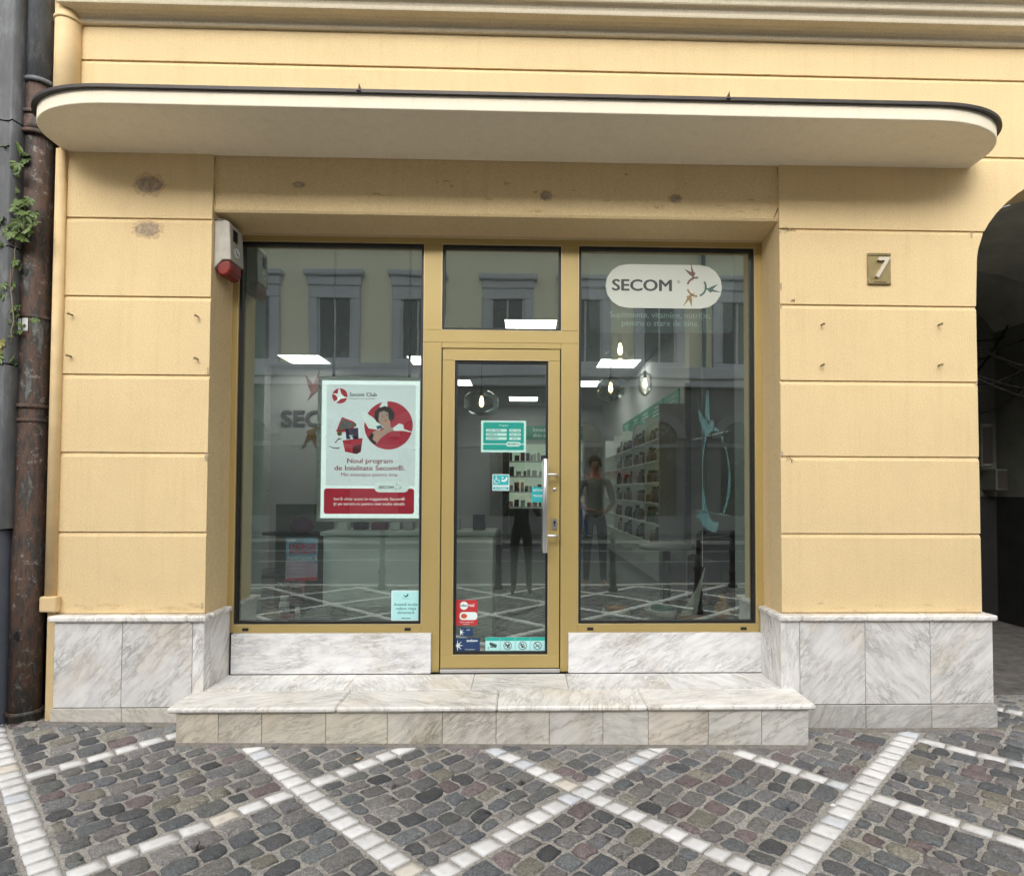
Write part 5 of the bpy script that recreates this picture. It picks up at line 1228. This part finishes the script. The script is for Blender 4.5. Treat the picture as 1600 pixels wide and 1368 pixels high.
# ------------------------------------------------------------------ passage behind the arch
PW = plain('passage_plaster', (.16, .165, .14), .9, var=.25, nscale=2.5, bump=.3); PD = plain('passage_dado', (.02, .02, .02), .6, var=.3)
ps = thing('arched_passage', 'dark vaulted passage with old plaster behind the arch', 'passage', (0, 0, 0))
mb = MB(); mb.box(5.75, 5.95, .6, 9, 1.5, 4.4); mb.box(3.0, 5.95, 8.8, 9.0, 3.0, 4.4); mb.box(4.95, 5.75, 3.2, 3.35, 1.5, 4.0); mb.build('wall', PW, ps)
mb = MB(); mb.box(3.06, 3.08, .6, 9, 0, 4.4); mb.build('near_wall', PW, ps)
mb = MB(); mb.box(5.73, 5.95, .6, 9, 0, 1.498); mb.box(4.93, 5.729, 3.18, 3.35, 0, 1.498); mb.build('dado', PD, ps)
mb = MB(); V = []
for y in (.60, 2.2, 2.25, 9):
    for i in range(17):
        a = math.pi * i / 16; V.append((4.475 - 1.39 * math.cos(a), y, 3.10 + (.80 if y < 2.22 else 1.0) * math.sin(a)))
mb.add(V, [(j * 17 + i, j * 17 + i + 1, (j + 1) * 17 + i + 1, (j + 1) * 17 + i) for j in range(3) for i in range(16)], smooth=False)
mb.add([(3.06, .6, 3.1), (3.06, 9, 3.1), (3.06, 9, 4.5), (3.06, .6, 4.5)], [(0, 1, 2, 3)])
mb.build('vault', plain('vault_plaster', (.42, .43, .37), .9, var=.25, nscale=2, bump=.3), ps)
MB().box(3.0, 9.0, .60, .9, 3.95, 4.6).build('upper_block', MATS['vault_plaster'], ps)
CB = plain('black_cable', (.01, .01, .01), .5)
cbs = thing('cable_bundle', 'tangle of black cables sagging across the dark passage', 'cables', (0, 0, 0))
for i in range(13):
    a = Vector((3.15 + rnd.uniform(0, .2), 1.0 + rnd.uniform(0, .8), 2.5 + rnd.uniform(-.15, .9))); b = Vector((5.7, 2.2 + rnd.uniform(-.6, .9), 3.0 + rnd.uniform(-.7, .8))); sg_ = rnd.uniform(.1, .5)
    pts = [a.lerp(b, k / 14) - Vector((0, 0, sg_ * 4 * (k / 14) * (1 - k / 14))) for k in range(15)]
    MB().tube(pts, rnd.choice((.008, .012, .018)), 6).build('cable', CB, cbs)
for x, z, w_, h, lb in ((4.98, 2.72, .3, .26, 'dark brown junction box on the passage wall'), (5.2, 2.3, .34, .5, 'tall black cabinet on the passage wall'), (5.45, 2.1, .14, .5, 'narrow grey meter box on the passage wall'), (5.62, 1.7, .14, .25, 'small grey socket box low on passage wall')):
    o = MB().box(x - w_ / 2, x + w_ / 2, 2.95, 3.2 if h < .4 else 3.18, z - h / 2, z + h / 2, .01).build('junction_box', plain('box_brown', (.045, .035, .03), .6) if x < 5.3 else PW); tag(o, lb, 'junction box')
    MB().box(x - w_ * .4, x + w_ * .4, 2.94, 2.9495, z - h * .42, z + h * .42, .002).build('box_door', plain('box_lid', (.06, .05, .045), .5), o)

# ------------------------------------------------------------------ across the street (seen reflected in the glass)
OY = -16.0
ob = thing('opposite_building', 'cream building across the street with grey window surrounds, reflected', 'building', (0, 0, 0))
OW = stucco('opposite_render', (.84, .81, .64)); ARC = plain('opposite_arch_stone', (.24, .235, .24), .85, var=.15)
OG = plain('opposite_ground_floor', (.18, .175, .18), .85, var=.2, nscale=1.5); OT = plain('opposite_trim', (.50, .50, .55), .8, var=.1)
wx = [-14.4, -11.75, -9.05, -6.35, -3.55, -.50, 2.15, 4.7, 7.4, 10.1, 12.8]
mb = MB(); mb.box(-24, 20, OY - 8, OY, 5.2, 10.7); mb.build('wall', OW, ob)
mb = MB(); mb.box(-24, 20, OY - 8, OY + .05, 0.085, 5.2); mb.build('ground_floor', OG, ob)
mb = MB(); mb.box(-24, 20, OY, OY + .45, 5.35, 5.75, .04); mb.box(-24, 20, OY, OY + .3, 5.05, 5.35, .03); mb.box(-24, 20, OY, OY + .35, 9.9, 10.15, .03); mb.build('cornice', OT, ob)
mb = MB(); mb.box(-24, 20, OY + .05, OY + .12, 3.0, 3.14); mb.box(-24, 20, OY + .05, OY + .14, .1, .7); mb.build('string_course', ARC, ob)
DKG = plain('dark_window_glass', (.02, .022, .022), .12, var=.2, spec=.8)
for i, x in enumerate(wx):
    mb = MB(); rect_frame(mb, x - .86, x + .86, 5.78, 8.45, x - .57, x + .57, 5.95, 8.02, OY + .001, OY + .14, .02)
    mb.box(x - 1.0, x + 1.0, OY + .001, OY + .32, 8.75, 8.92, .03); mb.box(x - .9, x + .9, OY + .001, OY + .2, 8.452, 8.748, .03)
    w_ = mb.build('window', OT, ob)
    MB().box(x - .57, x + .57, OY + .001, OY + .03, 5.95, 8.02).build('pane', DKG, w_)
    mb = MB(); mb.box(x - .6, x - .5, OY + .031, OY + .06, 5.96, 8.0); mb.box(x + .5, x + .6, OY + .031, OY + .06, 5.96, 8.0); mb.box(x - .03, x + .03, OY + .031, OY + .05, 5.96, 8.0); mb.build('sash', OT, w_)
    # arch on ground floor
    mb = MB(); ol = [(x + .92 * math.cos(R(a)), 3.35 + .92 * math.sin(R(a))) for a in range(0, 181, 12)] + [(x - .58, 3.35)] + [(x + .58 * math.cos(R(a)), 3.35 + .58 * math.sin(R(a))) for a in range(168, -1, -12)]
    mb.prism(ol, .12, lambda a, b, c: (a, OY + .051 + c, b)); a_ = mb.build('arch', ARC, ob)
    mb = MB(); mb.prism([(x - .575, .12), (x + .575, .12)] + [(x + .575 * math.cos(R(a)), 3.35 + .575 * math.sin(R(a))) for a in range(0, 181, 12)], .02, lambda a, b, c: (a, OY + .052 + c, b)); mb.build('pane', DKG, a_)
    # second-floor windows
    mb = MB(); rect_frame(mb, x - .75, x + .75, 10.155, 10.69, x - .55, x + .55, 10.25, 10.62, OY + .001, OY + .1, .02); w_ = mb.build('window', OT, ob)
    MB().box(x - .55, x + .55, OY + .001, OY + .03, 10.25, 10.62).build('pane', DKG, w_)
sgn = thing('red_shop_lettering', 'red painted lettering on the building across the street, reflected', 'lettering', (0, 0, 0))
gb = MB()
for k in range(16):
    x = 2.0 + k * .12; p = []
    for q_ in range(6): p.append((x + rnd.uniform(-.07, .12), OY + .18, 2.05 + rnd.uniform(-.15, .2)))
    gb.tube(p, .02, 5)
gb.build('strokes', plain('painted_red', (.35, .03, .04), .6), sgn)
o = MB().tube([(6.2, OY + .2, .1), (6.2, OY + .2, 10.6)], .07, 10).build('opposite_downpipe', plain('blue_grey_pipe', (.15, .19, .22), .5)); tag(o, 'blue grey downpipe on the cream building across the street', 'downpipe')
# bollards
def bollard(x, y, lb, first=[None]):
    if first[0] is None:
        th_ = thing('bollard', lb, 'bollard', (x, y, 0), 0, 'black bollards along the kerb'); m_ = MB()
        m_.lathe([(.075, 0), (.075, .04), (.055, .06), (.05, .22), (.062, .24), (.062, .27), (.048, .29), (.045, .55), (.058, .57), (.058, .61), (.045, .63), (.043, .82)], (0, 0, 0), 18); m_.build('post', plain('bollard_iron', (.012, .012, .013), .4), th_)
        MB().lathe([(.05, .82), (.055, .84), (.045, .87), (.03, .93), (.0, .945)], (0, 0, 0), 18).build('finial', MATS['bollard_iron'], th_); first[0] = th_
    else:
        th_ = copy_tree(first[0], (x, y, 0)); th_['label'] = lb
bollard(1.42, -4.75, 'black bollard reflected at middle of the right window'); bollard(2.24, -3.0, 'black bollard reflected near the right window edge')
bollard(-.36, -5.0, 'black bollard reflected in the door left of the photographer'); bollard(-2.2, -5.05, 'black bollard on the pavement left, hardly seen'); bollard(3.4, -5.05, 'black bollard farthest right along the kerb')

# ------------------------------------------------------------------ people
SKN = plain('skin', (.45, .27, .19), .5); 
def person(name, lb, loc, rz, pose, cols, hairc, hs=1.0, top=1.52):
    """one skinned body; pose: joints as chains; the material follows the garment regions"""
    th_ = thing(name, lb, 'person', loc, rz); th_.scale = (hs, hs, hs)
    J = pose; V = []; E_ = []; Rd = []; ids = {}
    def v(nm, p, r_): ids[nm] = len(V); V.append(p); Rd.append(r_)
    for nm, p, r_, par in J:
        v(nm, p, r_)
        if par: E_.append((ids[par], ids[nm]))
    me = bpy.data.meshes.new('body'); me.from_pydata(V, E_, [])
    o = bpy.data.objects.new('body', me); link(o)
    sk = o.modifiers.new('skin', 'SKIN'); sk.branch_smoothing = .6
    for i, r_ in enumerate(Rd):
        s_ = me.skin_vertices[0].data[i]; s_.radius = r_ if isinstance(r_, tuple) else (r_, r_); s_.use_root = (i == 0)
    sb = o.modifiers.new('sub', 'SUBSURF'); sb.levels = 2; sb.render_levels = 2
    bpy.context.view_layer.update(); dg = bpy.context.evaluated_depsgraph_get()
    m2 = bpy.data.meshes.new_from_object(o.evaluated_get(dg)); bpy.data.objects.remove(o)
    m2.name = 'body'; m2.materials.clear()
    for c in (SKN,) + cols: m2.materials.append(c)
    for p in m2.polygons:
        p.use_smooth = True; c = p.center; p.material_index = region(c, J)
    b = bpy.data.objects.new('body', m2); link(b); b.parent = th_
    hx = [p for n_, p, r_, q_ in J if n_ == 'skull'][0]
    h = MB(); h.ball((hx[0], hx[1] - .035, hx[2] + .035), .090, .098, .10); h.build('hair', hairc, th_)
    fmb = MB(); fmb.ball((hx[0] - .03, hx[1] + .082, hx[2] + .0), .009, .006, .006); fmb.ball((hx[0] + .03, hx[1] + .082, hx[2] + .0), .009, .006, .006); fmb.build('eye', GASKET, th_)
    MB().ball((hx[0], hx[1] + .098, hx[2] - .028), .011, .016, .02).build('nose', SKN, th_)
    MB().ball((hx[0], hx[1] + .085, hx[2] - .062), .022, .008, .006).build('mouth', plain('lips', (.4, .12, .1), .5), th_)
    MB().ball((hx[0] - .08, hx[1], hx[2] - .015), .012, .018, .028).ball((hx[0] + .08, hx[1], hx[2] - .015), .012, .018, .028).build('ears', SKN, th_)
    return th_
def region(c, J):
    if c.z < .09: return 3
    if c.z > 1.44 and abs(c.x) < .10: return 0
    hands = [p for n_, p, r_, q_ in J if n_.startswith('wrist')]
    for h in hands:
        if (Vector(h) - c).length < .11 and abs(c.x) > .0 and c.z > .3:
            el = [p for n_, p, r_, q_ in J if n_ == h]
            return 0
    for n_, p, r_, q_ in J:
        if n_.startswith('f_') or n_.startswith('palm'):
            if (Vector(p) - c).length < .045: return 0
    return 1 if c.z > .93 or (abs(c.x) > .21 and c.z > .75) else 2
def std_pose(hands, step=.0):
    J = [('pelvis', (0, 0, .93), (.15, .11), None), ('waist', (0, 0, 1.07), (.13, .095), 'pelvis'), ('chest', (0, 0, 1.28), (.155, .11), 'waist'), ('collar', (0, 0, 1.42), (.11, .08), 'chest'),
         ('neck', (0, .005, 1.50), (.052, .052), 'collar'), ('skull', (0, .015, 1.62), (.078, .092), 'neck'), ('crown', (0, .01, 1.70), (.05, .06), 'skull')]
    for s_, nm in ((-1, 'l'), (1, 'r')):
        J += [('hip' + nm, (s_ * .09, 0, .88), (.088, .09), 'pelvis'), ('knee' + nm, (s_ * .105, .015 + step * s_, .49), (.058, .06), 'hip' + nm), ('ankle' + nm, (s_ * .115, -.02 + step * 1.6 * s_, .09), (.038, .042), 'knee' + nm), ('ball' + nm, (s_ * .125, .10 + step * 1.6 * s_, .045), (.043, .032), 'ankle' + nm), ('toe' + nm, (s_ * .128, .17 + step * 1.6 * s_, .035), (.032, .024), 'ball' + nm)]
        J += [('shoulder' + nm, (s_ * .18, 0, 1.38), (.058, .058), 'collar')]
        el, wr, d = hands[nm]
        J += [('elbow' + nm, el, (.041, .041), 'shoulder' + nm), ('wrist' + nm, wr, (.026, .026), 'elbow' + nm)]
        wv = Vector(wr); dv = Vector(d).normalized(); sd_ = dv.cross(Vector((0, 0, 1)) if abs(dv.z) < .8 else Vector((0, 1, 0))).normalized()
        J.append(('palm' + nm, tuple(wv + dv * .055), (.034, .017), 'wrist' + nm))
        for k in range(4):
            o0 = wv + dv * .088 + sd_ * (k - 1.5) * .018; L_ = (.035, .042, .040, .030)[k]
            J += [('f_%s%da' % (nm, k), tuple(o0), .0085, 'palm' + nm), ('f_%s%db' % (nm, k), tuple(o0 + dv * L_ + Vector((0, 0, -.006))), .0075, 'f_%s%da' % (nm, k)), ('f_%s%dc' % (nm, k), tuple(o0 + dv * L_ * 1.5 + Vector((0, 0, -.022))), .0065, 'f_%s%db' % (nm, k))]
        J += [('f_%sta' % nm, tuple(wv + dv * .04 - sd_ * .03 * (1)), .010, 'palm' + nm), ('f_%stb' % nm, tuple(wv + dv * .075 - sd_ * .045), .008, 'f_%sta' % nm)]
    return J
# photographer, just behind the lens
BLK = plain('black_clothes', (.012, .012, .013), .8); BLK2 = plain('dark_trousers', (.02, .02, .024), .8); SHO = plain('black_shoes', (.01, .01, .01), .5); DH = plain('dark_hair', (.02, .015, .012), .6)
ph_ = std_pose({'l': ((-.26, .10, 1.14), (-.11, .33, 1.36), (.35, .6, .45)), 'r': ((.26, .10, 1.14), (.11, .33, 1.36), (-.35, .6, .45))})
person('person', 'photographer in black clothes holding up a phone, reflected in door', (0, -4.62, 0.0), 0, ph_, (BLK, BLK2, SHO), DH, 1.03)
pc = thing('phone', 'dark phone held up by the reflected photographer', 'phone', (0, -4.085, 1.535)); bevel(MB().box(-.078, .078, -.004, .004, -.037, .037).build('body', BLK, pc), .003); MB().lathe([(.007, 0), (.007, .003)], (.055, .004, .018), 12, 'y').build('lens', DKG, pc)
# shop assistant inside
WSH = plain('white_blouse', (.33, .32, .30), .8); DSK = plain('dark_green_skirt', (.02, .05, .045), .8); TSH = plain('tan_shoes', (.3, .2, .12), .6); BH = plain('brown_hair', (.07, .04, .025), .6)
as_ = std_pose({'l': ((-.24, .03, 1.12), (-.12, .2, 1.0), (.8, .5, .0)), 'r': ((.24, .03, 1.12), (.12, .2, 1.02), (-.8, .5, .0))})
person('person', 'shop assistant in pale blouse standing inside behind right window', (.98, 4.1, .28), math.pi, as_, (WSH, DSK, TSH), BH, 1.0)
# passer-by across the street
BLU = plain('lilac_jacket', (.3, .33, .5), .8); JN = plain('blue_jeans', (.06, .12, .28), .8); WS = plain('white_trainers', (.6, .6, .58), .6); BLN = plain('blond_hair', (.4, .28, .08), .6)
cs_ = std_pose({'l': ((-.25, .02, 1.12), (-.26, .1, .9), (0, .2, -1)), 'r': ((.25, .0, 1.12), (.27, -.05, .9), (0, .1, -1))}, .09)
person('person', 'small blond passer-by in lilac jacket and jeans, reflected beside door', (2.02, -15.0, .085), -1.2, cs_, (BLU, JN, WS), BLN, .72)
# fallen leaf and litter on the pavement
for x, y, lb in ((-.93, -.52, 'small yellow fallen leaf on the setts left of centre'), (-.83, -.33, 'dry yellow leaf by the foot of the step'), (1.52, -1.02, 'small white paper scrap on the setts at right')):
    m_ = MB(); m_.add([(0, 0, .004), (.02, .006, .006), (.035, .0, .012), (.018, -.014, .005), (.03, .016, .01)], [(0, 3, 2, 1), (0, 1, 4)])
    o = m_.build('fallen_leaf' if 'leaf' in lb else 'paper_scrap', plain('dry_leaf', (.45, .3, .12), .8) if 'leaf' in lb else WHITE, None, (x, y, gz(x, y) + .003)); tag(o, lb, 'leaf' if 'leaf' in lb else 'litter')
